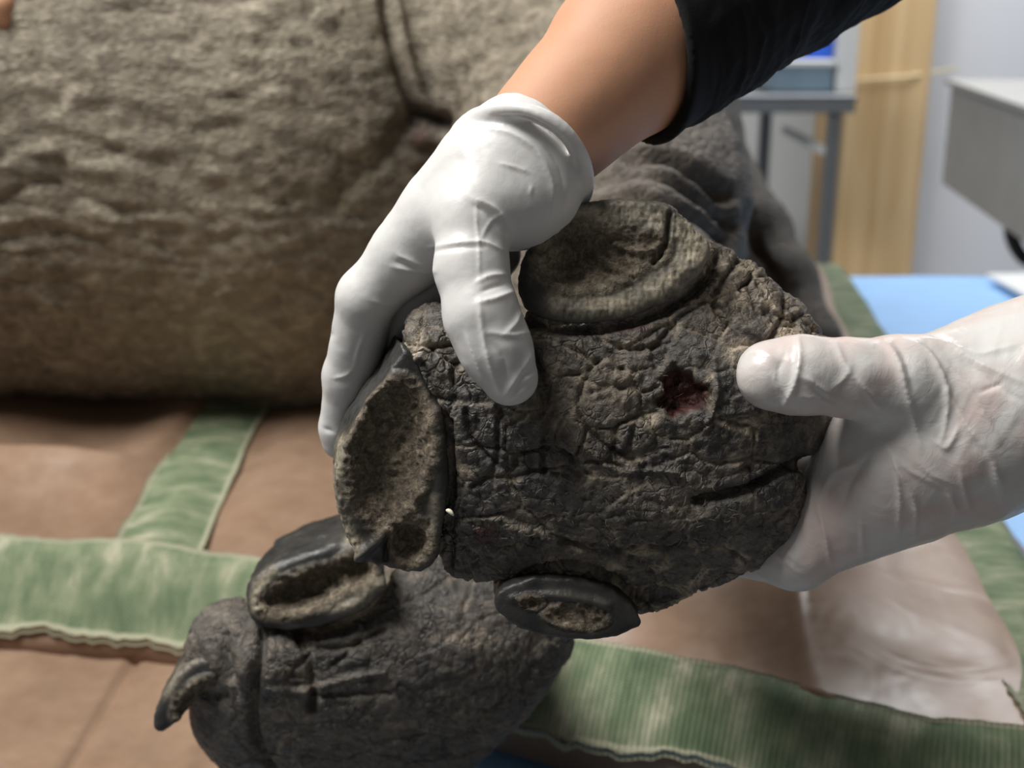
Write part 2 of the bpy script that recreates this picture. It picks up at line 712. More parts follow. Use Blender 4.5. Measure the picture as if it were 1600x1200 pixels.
def mat_hide():
    m = NT('rhinoceros_hide')
    v = m.coord()
    n1 = m.noise(v, 7, 5, 0.6, 0.3)
    n2 = m.noise(v, 75, 6, 0.7, 0.7)
    c = m.ramp(n1, [(0.28, (0.13, 0.11, 0.08)), (0.48, (0.26, 0.225, 0.165)), (0.68, (0.48, 0.42, 0.32))])
    c = m.mix(0.55, c, m.ramp(n2, [(0.32, (0.095, 0.08, 0.06)), (0.5, (0.255, 0.22, 0.165)), (0.70, (0.64, 0.57, 0.45))]))
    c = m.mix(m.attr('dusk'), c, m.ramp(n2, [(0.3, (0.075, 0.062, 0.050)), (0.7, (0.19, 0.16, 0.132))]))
    c = m.mix(m.attr('pink'), c, (0.32, 0.19, 0.18))
    m.set(Base_Color=c, Roughness=0.66)
    m.b.inputs['Specular IOR Level'].default_value = 0.35
    vs = m.coord((1.0, 1.0, 2.0))
    h1 = m.ramp(m.voro(vs, 105), [(0, (0, 0, 0)), (0.30, (1, 1, 1))])
    h2 = m.noise(vs, 150, 5, 0.7, 0.6)
    b = m.bump(m.math('ADD', m.math('MULTIPLY', h1, 0.45), m.math('MULTIPLY', h2, 1.2)), 0.6, 0.0045)
    m.set(Normal=b)
    return m.m


def mat_glove(name, thin):
    m = NT(name)
    v = m.coord()
    n1 = m.noise(v, 28, 3, 0.5)
    a = (0.71, 0.705, 0.69) if not thin else (0.67, 0.665, 0.645)
    c = m.mix(n1, [x * .93 for x in a], a)
    if thin:
        c = m.mix(m.ramp(m.noise(v, 34, 3, 0.5, 0.4), [(0.40, (0, 0, 0)), (0.62, (0.75, 0.75, 0.75))]), c, (0.64, 0.50, 0.465))
    m.set(Base_Color=c, Roughness=0.30 if thin else 0.40)
    m.b.inputs['Subsurface Weight'].default_value = 0.12
    m.b.inputs['Subsurface Radius'].default_value = (0.006, 0.004, 0.003)
    m.b.inputs['Subsurface Scale'].default_value = 1.0
    m.b.inputs['Specular IOR Level'].default_value = 0.45
    h = m.noise(m.coord((1, 1, 1)), 120, 4, 0.6, 1.5)
    b = m.bump(h, 0.25 if thin else 0.10, 0.0012)
    b = m.bump(m.noise(v, 2500, 2), 0.06, 0.0002, b)
    m.set(Normal=b)
    return m.m


def mat_skin():
    m = NT('arm_skin')
    v = m.coord()
    n1 = m.noise(v, 30, 4, 0.5)
    c = m.mix(n1, (0.50, 0.25, 0.145), (0.62, 0.335, 0.20))
    m.set(Base_Color=c, Roughness=0.6)
    m.b.inputs['Subsurface Weight'].default_value = 0.12
    m.b.inputs['Subsurface Radius'].default_value = (0.008, 0.003, 0.0015)
    m.b.inputs['Subsurface Scale'].default_value = 1.0
    b = m.bump(m.voro(v, 1300), 0.12, 0.0003)
    m.set(Normal=m.bump(m.noise(v, 700, 4), 0.12, 0.0004, b))
    return m.m


def mat_sleeve():
    m = NT('black_knit_sleeve')
    v = m.coord()
    n = m.noise(v, 900, 3)
    c = m.mix(n, (0.003, 0.003, 0.0032), (0.009, 0.0085, 0.009))
    m.set(Base_Color=c, Roughness=0.9)
    m.b.inputs['Sheen Weight'].default_value = 0.03
    m.b.inputs['Specular IOR Level'].default_value = 0.2
    m.set(Normal=m.bump(n, 0.3, 0.0005))
    return m.m


def mat_vinyl():
    m = NT('brown_vinyl')
    v = m.coord()
    n1 = m.noise(v, 6, 5, 0.6, 0.5)
    c = m.ramp(n1, [(0.3, (0.235, 0.145, 0.092)), (0.55, (0.31, 0.20, 0.132)), (0.75, (0.37, 0.25, 0.175))])
    n2 = m.noise(v, 45, 5, 0.6)
    c = m.mix(0.25, c, m.ramp(n2, [(0.3, (0.18, 0.115, 0.08)), (0.7, (0.42, 0.31, 0.235))]))
    m.set(Base_Color=c, Roughness=m.ramp(n2, [(0.3, (0.30,) * 3), (0.7, (0.42,) * 3)]))
    m.b.inputs['Specular IOR Level'].default_value = 0.36
    m.set(Normal=m.bump(m.noise(v, 22, 2, 0.5, 0.6), 0.30, 0.006))
    return m.m


def mat_strap():
    m = NT('green_webbing')
    st = m.attr('st', 'Vector')
    sep = m.n('ShaderNodeSeparateXYZ')
    m.l(st, sep.inputs[0])
    along, acr = sep.outputs[0], sep.outputs[1]
    mp = m.n('ShaderNodeMapping')
    mp.inputs['Scale'].default_value = (52, 0.7, 1)
    m.l(st, mp.inputs[0])
    streak = m.noise(mp.outputs[0], 1.0, 4, 0.6)
    c = m.ramp(streak, [(0.32, (0.125, 0.175, 0.10)), (0.46, (0.20, 0.255, 0.15)), (0.57, (0.31, 0.345, 0.225)), (0.70, (0.58, 0.55, 0.41))])
    mp2 = m.n('ShaderNodeMapping')
    mp2.inputs['Scale'].default_value = (16, 1.6, 1)
    m.l(st, mp2.inputs[0])
    c = m.mix(m.ramp(m.noise(mp2.outputs[0], 1.0, 3), [(0.52, (0, 0, 0)), (0.75, (0.35, 0.35, 0.35))]), c, (0.46, 0.50, 0.31))
    # cream selvage at both edges (across runs -1..1)
    e = m.math('ABSOLUTE', acr)
    c = m.mix(m.ramp(e, [(0.86, (0, 0, 0)), (0.90, (0.9, 0.9, 0.9))]), c, (0.50, 0.48, 0.35))
    # weave
    w1 = m.math('SINE', m.math('MULTIPLY', along, 2 * math.pi / 0.0032))
    w2 = m.math('SINE', m.math('MULTIPLY', acr, 2 * math.pi * 16))
    wv = m.math('MULTIPLY', w1, w2)
    wv2 = m.math('ADD', m.math('MULTIPLY', wv, 0.5), m.math('MULTIPLY', w1, 0.5))
    c = m.mix(m.math('ADD', m.math('MULTIPLY', wv2, 0.2), 0.2, True), c, (0.07, 0.12, 0.06))
    m.set(Base_Color=c, Roughness=0.75)
    m.b.inputs['Specular IOR Level'].default_value = 0.3
    m.set(Normal=m.bump(wv2, 0.5, 0.0012))
    return m.m


def mat_wood():
    m = NT('pale_wood')
    v = m.coord((14, 14, 0.9))
    n = m.noise(v, 1.2, 5, 0.6, 0.8)
    c = m.ramp(n, [(0.3, (0.50, 0.31, 0.135)), (0.5, (0.66, 0.45, 0.225)), (0.7, (0.78, 0.58, 0.33))])
    m.set(Base_Color=c, Roughness=0.6, Normal=m.bump(n, 0.2, 0.003))
    return m.m


M_FOOT, M_NAIL, M_HIDE = mat_foot(), mat_nail(), mat_hide()
M_GLOVE, M_GLOVE2 = mat_glove('white_latex', False), mat_glove('thin_white_latex', True)
M_SKIN, M_SLEEVE = mat_skin(), mat_sleeve()
M_VINYL, M_STRAP, M_WOOD = mat_vinyl(), mat_strap(), mat_wood()
M_BLUE = plain('blue_sheet', (0.30, 0.55, 0.92), 0.62, 0, 14, 0.10, 0.05)
M_WHITE = plain('white_cloth', (0.80, 0.82, 0.82), 0.8, 0, 14, 0.04)
M_STEEL = plain('stainless_steel', (0.44, 0.43, 0.405), 0.42, 0.35, 18, 0.15)
M_GREYMETAL = plain('grey_painted_metal', (0.22, 0.235, 0.25), 0.45, 0.4, 18, 0.12)
M_WALL = plain('white_painted_wall', (0.72, 0.745, 0.80), 0.75, 0, 2.5, 0.05)
M_WALLG = plain('grey_painted_wall', (0.84, 0.85, 0.84), 0.75, 0, 2.5, 0.08)
M_FLOOR = plain('grey_floor', (0.33, 0.34, 0.36), 0.5, 0, 5, 0.12)
M_RUBBER = plain('black_rubber', (0.018, 0.018, 0.02), 0.55, 0, 30, 0.2)
M_TRAY = plain('smoky_plastic', (0.20, 0.28, 0.35), 0.25, 0, 9, 0.45)
M_BLUEBOX = plain('deep_blue_plastic', (0.04, 0.15, 0.75), 0.35, 0, 9, 0.2)
M_STRAW = plain('pale_straw', (0.72, 0.66, 0.50), 0.6, 0, 300, 0.2)
M_TAPE = plain('pale_tape', (0.78, 0.66, 0.42), 0.5, 0, 30, 0.1)

# ================================================================== room
FLZ = -0.65
tag(box('floor', (0.3, 2.0, FLZ - 0.03), (5.4, 5.2, 0.06), M_FLOOR, origin=(0.3, 2.0, FLZ)), kind='structure')
tag(box('wall_back', (0.3, 4.55, 0.72), (5.4, 0.1, 2.68), M_WALLG, origin=(0.3, 4.55, FLZ)), kind='structure')
pR = W(1424, 400, 3.55)
tag(box('wall_right', (pR[0] + 0.90, 3.66, 0.72), (1.8, 0.12, 2.68), M_WALL, origin=(pR[0] + 0.9, 3.66, FLZ)), kind='structure')
# wooden posts at the corner
a, b = W(1312, 200, 3.40), W(1440, 200, 3.40)
tag(box('trim_1', ((a[0] + b[0]) / 2, 3.48, 0.72), (b[0] - a[0], 0.14, 2.68), M_WOOD, bevel=0.006,
        origin=((a[0] + b[0]) / 2, 3.48, FLZ)), kind='structure')
a, b = W(1284, 250, 3.70), W(1312, 250, 3.70)
tag(box('trim_2', ((a[0] + b[0]) / 2, 3.76, 0.72), (b[0] - a[0] + 0.02, 0.10, 2.68), M_WOOD, bevel=0.006,
        origin=((a[0] + b[0]) / 2, 3.76, FLZ)), kind='structure')
# pale tape across the post
a, b = W(1330, 122, 3.38), W(1490, 106, 3.38)
tag(tube('tape_strip', [(a[0], 3.40, a[2]), ((a[0] + b[0]) / 2, 3.40, (a[2] + b[2]) / 2 - 0.004), (b[0], 3.45, b[2])], 0.004, M_TAPE,
         n=8, origin=tuple(a)), 'thin pale cord stretched across the wooden post', 'cord')

# ---- instrument table
TZ = W(1300, 148, 2.75)[2]
tx1 = W(1338, 140, 2.75)[0]
ty = W(1300, 148, 2.75)[1]
tr = empty('instrument_table', (tx1 - 0.4, ty + 0.22, FLZ))
tag(tr, 'grey metal side table standing in front of wooden post', 'table')
box('tabletop', (tx1 - 0.40, ty + 0.22, TZ - 0.006), (0.80, 0.46, 0.012), M_GREYMETAL, tr)
box('apron', (tx1 - 0.40, ty + 0.0, TZ - 0.022), (0.79, 0.02, 0.032), M_GREYMETAL, tr)
box('apron', (tx1 - 0.01, ty + 0.22, TZ - 0.022), (0.02, 0.44, 0.032), M_GREYMETAL, tr)
lw = 0.028
for lx, ly in ((W(1309, 300, 2.75)[0], ty + 0.02), (W(1227, 300, 2.95)[0], ty + 0.42), (tx1 - 0.76, ty + 0.02), (tx1 - 0.76, ty + 0.42)):
    box('leg', (lx, ly, (TZ - 0.03 + FLZ) / 2), (lw, lw, TZ - 0.03 - FLZ), M_GREYMETAL, tr, bevel=0.004)
zc = W(1290, 240, 2.75)[2]
box('side_rail', (W(1309, 300, 2.75)[0] - 0.02, ty + 0.22, zc), (0.016, 0.40, 0.018), M_WHITE, tr)
# things on the table
a = W(1242, 135, 2.85)
tb = empty('plastic_tub', (a[0], a[1], TZ))
tag(tb, 'smoky blue-grey plastic tub on the grey side table', 'tub')
bw, bd, bh = 0.13, 0.22, 0.055
box('base', (a[0], a[1] + .05, TZ + 0.005), (bw, bd, 0.008), M_TRAY, tb)
for dx, dy, sx, sy in ((-bw / 2, 0, .006, bd), (bw / 2, 0, .006, bd), (0, -bd / 2, bw, .006), (0, bd / 2, bw, .006)):
    box('side', (a[0] + dx, a[1] + .05 + dy, TZ + 0.004 + bh / 2), (sx, sy, bh), M_TRAY, tb)
box('lid', (a[0], a[1] + .05, TZ + bh + 0.008), (bw + .012, bd + .012, 0.012), M_WHITE, tb)
a2 = W(1272, 70, 2.9)
bb = empty('storage_box', (a2[0], a2[1], TZ + bh + .014))
tag(bb, 'deep blue plastic box standing on the smoky tub', 'box')
box('body', (a[0] + .012 + .012, a[1] + .05, TZ + bh + .014 + .033), (0.10, 0.15, 0.064), M_BLUEBOX, bb, bevel=.006)
box('lid', (a[0] + .012 + .012, a[1] + .05, TZ + bh + .014 + .072), (0.106, 0.158, 0.014), M_BLUEBOX, bb, bevel=.004)
a3 = W(1323, 130, 2.80)
bt = empty('white_carton', (a3[0], a3[1], TZ))
tag(bt, 'tall white carton at the corner of grey table', 'carton')
box('body', (a3[0] - .005, a3[1] + .06, TZ + .085), (0.045, 0.10, 0.168), M_WHITE, bt, rz=.12)
box('flap', (a3[0] - .005, a3[1] + .06, TZ + .171), (0.047, 0.102, 0.004), M_WHITE, bt, rz=.12)

# ---- sink
A = W(1487, 132, 2.60)
Bp = W(1640, 205, 1.95)
sz = A[2]
d1 = np.array([Bp[0] - A[0], Bp[1] - A[1], 0])
L1 = np.linalg.norm(d1)
d1 /= L1
d2 = np.array([-d1[1], d1[0], 0])
if d2[0] < 0:
    d2 = -d2
L2 = 0.95
H = 0.20
snk = empty('wash_basin', (A[0] + .3, A[1] - .2, FLZ))
tag(snk, 'stainless steel wash basin on the white wall at right', 'sink')


def quadbox(name, o, u, v, zz, h, mat, par):
    V = []
    for z in (zz, zz + h):
        for s, t in ((0, 0), (1, 0), (1, 1), (0, 1)):
            p = o + u * s + v * t
            V.append((p[0], p[1], z))
    Q = [(3, 2, 1, 0), (4, 5, 6, 7), (0, 1, 5, 4), (1, 2, 6, 5), (2, 3, 7, 6), (3, 0, 4, 7)]
    return mesh_obj(name, np.array(V), Q, mat, par, smooth=False)


A0 = np.array([A[0], A[1], 0])
T = 0.012
quadbox('basin_side', A0, d1 * L1, d2 * T, sz - H, H, M_STEEL, snk)
quadbox('basin_side', A0 + d2 * (L2 - T), d1 * L1, d2 * T, sz - H, H, M_STEEL, snk)
quadbox('basin_side', A0 + d2 * T, d1 * T, d2 * (L2 - 2 * T), sz - H, H, M_STEEL, snk)
quadbox('basin_side', A0 + d1 * (L1 - T) + d2 * T, d1 * T, d2 * (L2 - 2 * T), sz - H, H, M_STEEL, snk)
quadbox('basin_floor', A0 + d1 * T + d2 * T, d1 * (L1 - 2 * T), d2 * (L2 - 2 * T), sz - H, 0.01, M_STEEL, snk)
rw = 0.30
quadbox('rim', A0 - d1 * .012 - d2 * .012, d1 * (L1 + .02), d2 * rw, sz, 0.010, M_STEEL, snk)
quadbox('rim', A0 - d1 * .012 + d2 * (rw - .012), d1 * rw, d2 * (L2 - rw), sz, 0.010, M_STEEL, snk)
quadbox('rim', A0 + d2 * (L2 - rw), d1 * L1, d2 * rw, sz, 0.0095, M_STEEL, snk)
pc = A0 + d1 * .22 + d2 * .17
ring = [(pc[0] + .032 * math.cos(t), pc[1] + .032 * math.sin(t), sz + .014) for t in np.linspace(0, 2 * math.pi, 24, endpoint=False)]
tube('drain_ring', ring, .005, M_RUBBER, snk, 8, True)
quadbox('bracket', A0 + d1 * .35 + d2 * .2, d1 * .03, d2 * .3, sz - H - .35, .35, M_GREYMETAL, snk)

# black hose loop and wheel at the right edge
c = W(1618, 350, 2.2)
hp = [W(1618 + 40 * math.cos(t), 345 + 65 * math.sin(t), 2.2 + .05 * math.sin(t)) for t in np.linspace(0, 2 * math.pi, 40, endpoint=False)]
tag(tube('hose_loop', hp, .012, M_RUBBER, None, 10, True, origin=tuple(c)), 'black rubber hose loop hanging below the wash basin', 'hose')

# ================================================================== table with blue sheet
ZB = -0.065
et = empty('exam_table', (0.0, 1.15, FLZ))
tag(et, 'low treatment table under the blue sheet and brown pad', 'table')
box('tabletop', (0.0, 1.205, ZB - 0.036), (2.6, 1.37, 0.05), M_GREYMETAL, et)
for lx in (-1.2, 1.2):
    for ly in (0.58, 1.80):
        box('leg', (lx, ly, (ZB - .055 + FLZ) / 2), (.05, .05, ZB - .055 - FLZ), M_GREYMETAL, et)


def grid_slab(name, x0, x1, y0, y1, nx, ny, zf, thick, mat, parent=None, origin=None, mapf=None, attrs=None):
    u = np.linspace(0, 1, nx)
    v = np.linspace(0, 1, ny)
    UU, VV = np.meshgrid(u, v, indexing='ij')
    X = x0 + (x1 - x0) * UU
    Y = y0 + (y1 - y0) * VV
    if mapf:
        X, Y = mapf(UU, VV)
    Z = zf(X.ravel(), Y.ravel()).reshape(X.shape)
    top = np.stack([X, Y, Z], -1).reshape(-1, 3)
    bot = top.copy()
    bot[:, 2] = np.minimum(thick, top[:, 2] - 0.001)
    V = np.concatenate([top, bot])
    n = nx * ny
    id_ = np.arange(n).reshape(nx, ny)
    q = np.stack([id_[:-1, :-1], id_[1:, :-1], id_[1:, 1:], id_[:-1, 1:]], -1).reshape(-1, 4)
    Q = [q, q[:, ::-1] + n]

    def side(l):
        l = np.asarray(l)
        return np.stack([l[:-1], l[1:], l[1:] + n, l[:-1] + n], 1)
    Q.append(side(id_[:, 0])[:, ::-1])
    Q.append(side(id_[:, -1]))
    Q.append(side(id_[0, :]))
    Q.append(side(id_[-1, :])[:, ::-1])
    at = {k: np.concatenate([a, a]) for k, a in attrs(UU.ravel(), VV.ravel(), top).items()} if attrs else None
    return mesh_obj(name, V, np.concatenate(Q), mat, parent, at, origin=origin)


def zblue(x, y):
    P = np.stack([x, y, 0 * x], 1)
    return ZB - .004 + 0.003 * fbm(P * 6, 3, 3)


tag(grid_slab('blue_sheet', -1.25, 1.25, 0.53, 1.90, 120, 120, zblue, ZB - .009, M_BLUE, origin=(0, 1.1, ZB)),
    'light blue sheet spread on table beneath the brown pad', 'sheet')
gw = ground(1540, 438, ZB)


def zwhite(x, y):
    P = np.stack([x, y, 0 * x], 1)
    return ZB + 0.012 + 0.004 * fbm(P * 6, 3, 9)


def wmap(U, V):
    p0, p1 = ground(1540, 440, ZB), ground(1690, 520, ZB)
    p2, p3 = ground(1800, 440, ZB), ground(1850, 520, ZB)
    X = (p0[0] * (1 - V) + p1[0] * V) * (1 - U) + (p2[0] * (1 - V) + p3[0] * V) * U
    Y = (p0[1] * (1 - V) + p1[1] * V) * (1 - U) + (p2[1] * (1 - V) + p3[1] * V) * U
    return X, Y


tag(grid_slab('white_towel', 0, 1, 0, 1, 40, 40, zwhite, ZB + .006, M_WHITE, mapf=wmap, origin=tuple(gw)),
    'white towel lying on blue sheet at the far right corner', 'towel')

# ================================================================== brown padded mat
fx = np.array([-.95, -.5] + [ground(p, q)[0] for p, q in ((0, 850), (200, 862), (400, 890), (650, 950), (900, 1015), (1130, 1045), (1400, 1105), (1600, 1130))] + [.6])
fsh = np.array([0, 0, 0, 0, 0, 0, -.004, -.010, -.016, -.016, -.016])
fy = fsh + np.array([.81, .80] + [ground(p, q)[1] for p, q in ((0, 850), (200, 862), (400, 890), (650, 950), (900, 1015), (1130, 1045), (1400, 1105), (1600, 1130))] + [.5])
rp = [ground(p, q) for p, q in ((1600, 870), (1545, 790), (1385, 535), (1350, 470), (1322, 426))]
ry = np.array([0.3] + [p[1] for p in rp])
rx = np.array([rp[0][0] - .02] + [p[0] for p in rp])
rx = np.polyval(np.polyfit(ry[1:], rx[1:], 1), ry) + .016


def YF(x):
    return np.interp(x, fx, fy)


def XR(y):
    return np.interp(y, ry, rx)


def zmat_base(x, y):
    """pad height without wrinkles: flat top, rolled front and right edges"""
    s = YF(x) - y
    t = np.clip(s / 0.050, 0, 1)
    z = -0.058 * t ** 1.35
    r = np.clip((x - XR(y) + 0.02) / 0.03, 0, 1)
    return np.minimum(z, -0.055 * r ** 1.6)


def zmat(x, y):
    z = zmat_base(x, y)
    P = np.stack([x, y, 0 * x], 1)
    wr = 0.009 * fbm(P * np.array([7, 5, 1]), 2, 21) + 0.016 * ridged(P * np.array([8.5, 3, 1]) + 4 + .3 * fbm(P * 5, 2, 4)[:, None], 1, 33)
    # pad is drawn down under the webbing
    k = np.exp(-((x + 0.232) / 0.055) ** 2) * (y > YF(x) - .05)
    k = np.maximum(k, np.exp(-((YF(x) - y - 0.03) / 0.06) ** 2))
    k = np.maximum(k, np.exp(-((XR(y) - .03 - x) / 0.05) ** 2))
    return z + wr * (1 - 0.85 * k) + 0.012 * (1 - k) * sstep(0.0, .12, y - YF(x))


def mmap(U, V):
    X = -0.95 + (U) * 1.24
    Yb = 1.66
    Y = YF(X) - 0.042 + (Yb - YF(X) + .042) * V ** 1.25
    X2 = X + (XR(Y) + 0.018 - 0.29) * (U ** 4)
    return X2, Y


mat_root = empty('padded_mat', (-0.2, 1.1, ZB))
tag(mat_root, 'brown vinyl padded mat with green webbing under the rhinoceros', 'mat')
grid_slab('cushion', 0, 1, 0, 1, 300, 300, zmat, ZB + .006, M_VINYL, mat_root, mapf=mmap)


def zflap(x, y):
    P = np.stack([x, y, 0 * x], 1)
    seam = ground(147, 1120, -.05)[0]
    g = np.exp(-((x - seam - .015 * (y - .65)) / .004) ** 2)
    return -0.055 + 0.008 * fbm(P * np.array([9, 7, 1]), 3, 5) + .005 * ridged(P * np.array([14, 5, 1]), 2, 9) - .006 * g


def fmap(U, V):
    X = -0.95 + U * 0.87
    return X, 0.535 + (YF(X) - .035 - .535) * V


grid_slab('side_flap', 0, 1, 0, 1, 260, 120, zflap, ZB - .001, M_VINYL, mat_root, mapf=fmap)


def strap(name, cl, width, lift=0.003, seed=0):
    """webbing strip laid over the pad; cl(t) -> centre xy and across dir (arrays)"""
    n, m = 260, 15
    t = np.linspace(0, 1, n)
    c, a = cl(t)
    s = np.concatenate([[0], np.cumsum(np.linalg.norm(np.diff(c, axis=0), axis=1))])
    V, st = [], []
    for j in range(m):
        e = -1 + 2 * j / (m - 1)
        wob = 0.0016 * vnoise(np.stack([s * 40, 0 * s + j // 8, 0 * s], 1), seed) * abs(e) ** 3 + .0006 * np.sin(s * 2 * math.pi / .009) * abs(e) ** 6
        p = c + a * (e * (width * .5 + wob))[:, None]
        z = zmat_base(p[:, 0], p[:, 1]) + lift + .004 * (1 - e * e) + .0022 * vnoise(np.stack([s * 14, 0 * s + e, 0 * s], 1), seed + 5)
        z += 0.0022 * (1 if abs(e) > 0.86 else 0)
        V.append(np.stack([p[:, 0], p[:, 1], z], 1))
        st.append(np.stack([s, np.full(n, e), 0 * s], 1))
    top = np.stack(V, 1).reshape(-1, 3)
    bot = top - np.array([0, 0, 0.0045])
    N = n * m
    st = np.stack(st, 1).reshape(-1, 3)
    id_ = np.arange(N).reshape(n, m)
    q = np.stack([id_[:-1, :-1], id_[1:, :-1], id_[1:, 1:], id_[:-1, 1:]], -1).reshape(-1, 4)
    Q = [q[:, ::-1], q + N]
    for l, fl in ((id_[:, 0], 0), (id_[:, -1], 1), (id_[0], 1), (id_[-1], 0)):
        sd = np.stack([l[:-1], l[1:], l[1:] + N, l[:-1] + N], 1)
        Q.append(sd if fl else sd[:, ::-1])
    return mesh_obj(name, np.concatenate([top, bot]), np.concatenate(Q), M_STRAP, mat_root, {'st': np.concatenate([st, st])})


def cl_front(t):
    x = -0.95 + 1.42 * t
    c = np.stack([x, YF(x) - np.interp(t, [0, .4, .75, 1], [.022, .022, .018, .018])], 1)
    g = np.gradient(c, axis=0)
    for _ in range(6):
        g = (np.roll(g, 3, 0) + g + np.roll(g, -3, 0)) / 3
    g[:4] = g[5]
    g[-4:] = g[-5]
    g /= np.linalg.norm(g, axis=1)[:, None]
    return c, np.stack([-g[:, 1], g[:, 0]], 1)


def cl_right(t):
    y = 0.47 + 1.18 * t
    c = np.stack([XR(y) - 0.036, y], 1)
    return c, np.tile(np.array([1.0, -0.1]), (len(t), 1))


def cl_depth(t):
    y = 0.752 + 0.72 * t
    x = np.full(len(t), -0.232) - .016 * np.sin((y - .75) * 3)
    return np.stack([x, y], 1), np.tile(np.array([1.0, 0.0]), (len(t), 1))


strap('strap', cl_depth, 0.061, 0.0055, 2)
strap('strap', cl_right, 0.066, 0.003, 3)
strap('strap', cl_front, np.interp(np.linspace(0, 1, 260), [0, .4, .75, 1], [.044, .044, .036, .036]), 0.0055, 1)

# ================================================================== rhinoceros
RH = empty('rhinoceros', (0.0, 1.2, 0.0))
tag(RH, 'grey young rhinoceros lying on its side on the brown mat', 'rhinoceros')


# ---- torso, thigh, rump and tail in world metres
def P3(px, py, d, rpx):
    p = W(px, py, d)
    return (p[0], p[1], p[2], rpx * d / FPX)


def f_torso(P):
    d = cone(P, (-1.05, 1.17, .26), (-0.22, 1.19, .26), .285, .272)
    d = smin(d, ell(P, W(560, 330, 1.30), (.26, .26, .24)), .06)
    # upper thigh of the held leg
    th = chain(P, [P3(840, -150, 1.16, 250), P3(865, 40, 1.06, 225), P3(950, 330, .82, 165), P3(960, 560, .60, 180)], .10)
    d = smin(d, th, .018)
    # rump
    r = smin(ell(P, W(965, 350, 1.30), (.132, .2, .20)), ell(P, W(960, 90, 1.36), (.105, .2, .16)), .08)
    d = smin(d, r, .02)
    tl = chain(P, [P3(1130, 250, 1.36, 42), P3(1185, 360, 1.30, 44), P3(1225, 440, 1.26, 46), P3(1262, 540, 1.22, 48), P3(1275, 640, 1.2, 46)], .02)
    d = smin(d, tl, .012)
    # lower leg, lying on the mat behind the held foot
    ll = chain(P, [P3(760, 560, 1.10, 170), P3(780, 790, .85, 120), P3(690, 960, .70, 130)], .06)
    d = smin(d, ll, .03)
    return d


V, Q = nets(f_torso, (-.98, .50, -.03), (.62, 1.62, .62), .0042)
V = relax(V, Q, 2)
N = vnormals(V, Q)
if np.mean(np.einsum('ij,ij->i', N, V - V.mean(0))) < 0:
    N = -N
rel = V - CV
dep = rel @ FV
I = np.stack([800 + FPX * (rel @ RV) / dep, 600 - FPX * (rel @ UV_) / dep], 1)
Nl = np.stack([N @ RV, -(N @ UV_), -(N @ FV)], 1)
wr = 0.0016 * ridged(V * np.array([34, 34, 100]) + .25 * fbm(V * 12, 2, 8)[:, None] * 3, 3, 41)
wq = V + .012 * np.stack([fbm(V * 18, 2, 61 + i) for i in range(3)], 1)
for fq, am, sd in (((20, 20, 75), .0016, 70), ((36, 36, 115), .0017, 73), ((30, 30, 52), .0012, 76)):
    wr -= am * np.exp(-(vnoise(wq * np.array(fq), sd) / .16) ** 2)
wr += 0.0018 * fbm(V * np.array([60, 60, 120]), 2, 44)
wr += 0.006 * fbm(V * 6, 3, 46)
lines = []
# creases at the left flank
for pl, sg, am in [([(0, 315), (60, 285), (120, 300), (180, 330), (240, 330)], 7, -.006), ([(40, 215), (110, 212), (180, 235)], 6, -.004),
                   ([(0, 260), (70, 235), (150, 265), (220, 262)], 7, .004), ([(0, 350), (80, 330), (160, 340), (300, 345)], 7, .003),
                   ([(0, 380), (80, 365), (160, 380)], 6, -.006), ([(520, 320), (590, 250), (640, 195), (690, 190)], 14, -.009),
                   ([(600, 0), (620, 90), (650, 170), (690, 205)], 8, -.012), ([(618, 0), (635, 90), (665, 165)], 6, .006),
                   ([(720, 60), (770, 40), (830, 30)], 5, -.006), ([(720, 110), (770, 75), (840, 50)], 5, -.006),
                   ([(740, 140), (790, 100), (830, 75)], 5, -.006), ([(700, 150), (720, 110), (735, 85)], 4, -.004),
                   ([(905, 305), (960, 298), (1030, 305), (1095, 335), (1140, 375)], 9, -.016), ([(930, 275), (990, 268), (1055, 280), (1110, 312), (1150, 350)], 9, -.016), ([(980, 246), (1040, 245), (1095, 270), (1140, 305)], 9, -.016),
                   
                   ([(1172, 330), (1180, 380), (1215, 440)], 7, -.012)]:
    lines.append((pl, sg, am))
wr = wr * (1 - .65 * sstep(880, 1000, I[:, 0])) + carve(I, Nl, lines) * np.clip(.72 + .55 * fbm(V * 16, 2, 52), .2, 1.1)
V = V + N * wr[:, None]
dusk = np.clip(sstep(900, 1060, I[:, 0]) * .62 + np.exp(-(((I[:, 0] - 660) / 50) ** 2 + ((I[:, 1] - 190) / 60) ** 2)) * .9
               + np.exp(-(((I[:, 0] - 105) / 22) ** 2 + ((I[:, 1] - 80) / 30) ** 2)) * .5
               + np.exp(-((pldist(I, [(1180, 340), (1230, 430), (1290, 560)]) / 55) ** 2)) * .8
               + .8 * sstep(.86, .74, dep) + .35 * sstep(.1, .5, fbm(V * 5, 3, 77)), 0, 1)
pink = np.exp(-(((I[:, 0] - 657) / 9) ** 2 + ((I[:, 1] - 214) / 9) ** 2)) * .9
parts_V, parts_Q, parts_d, parts_p = [V], [Q], [dusk], [pink]
body = mesh_obj('body', V, Q, M_HIDE, RH, {'dusk': dusk, 'pink': pink, 'edge': 0 * dusk, 'pale': 0 * dusk, 'wound': 0 * dusk})

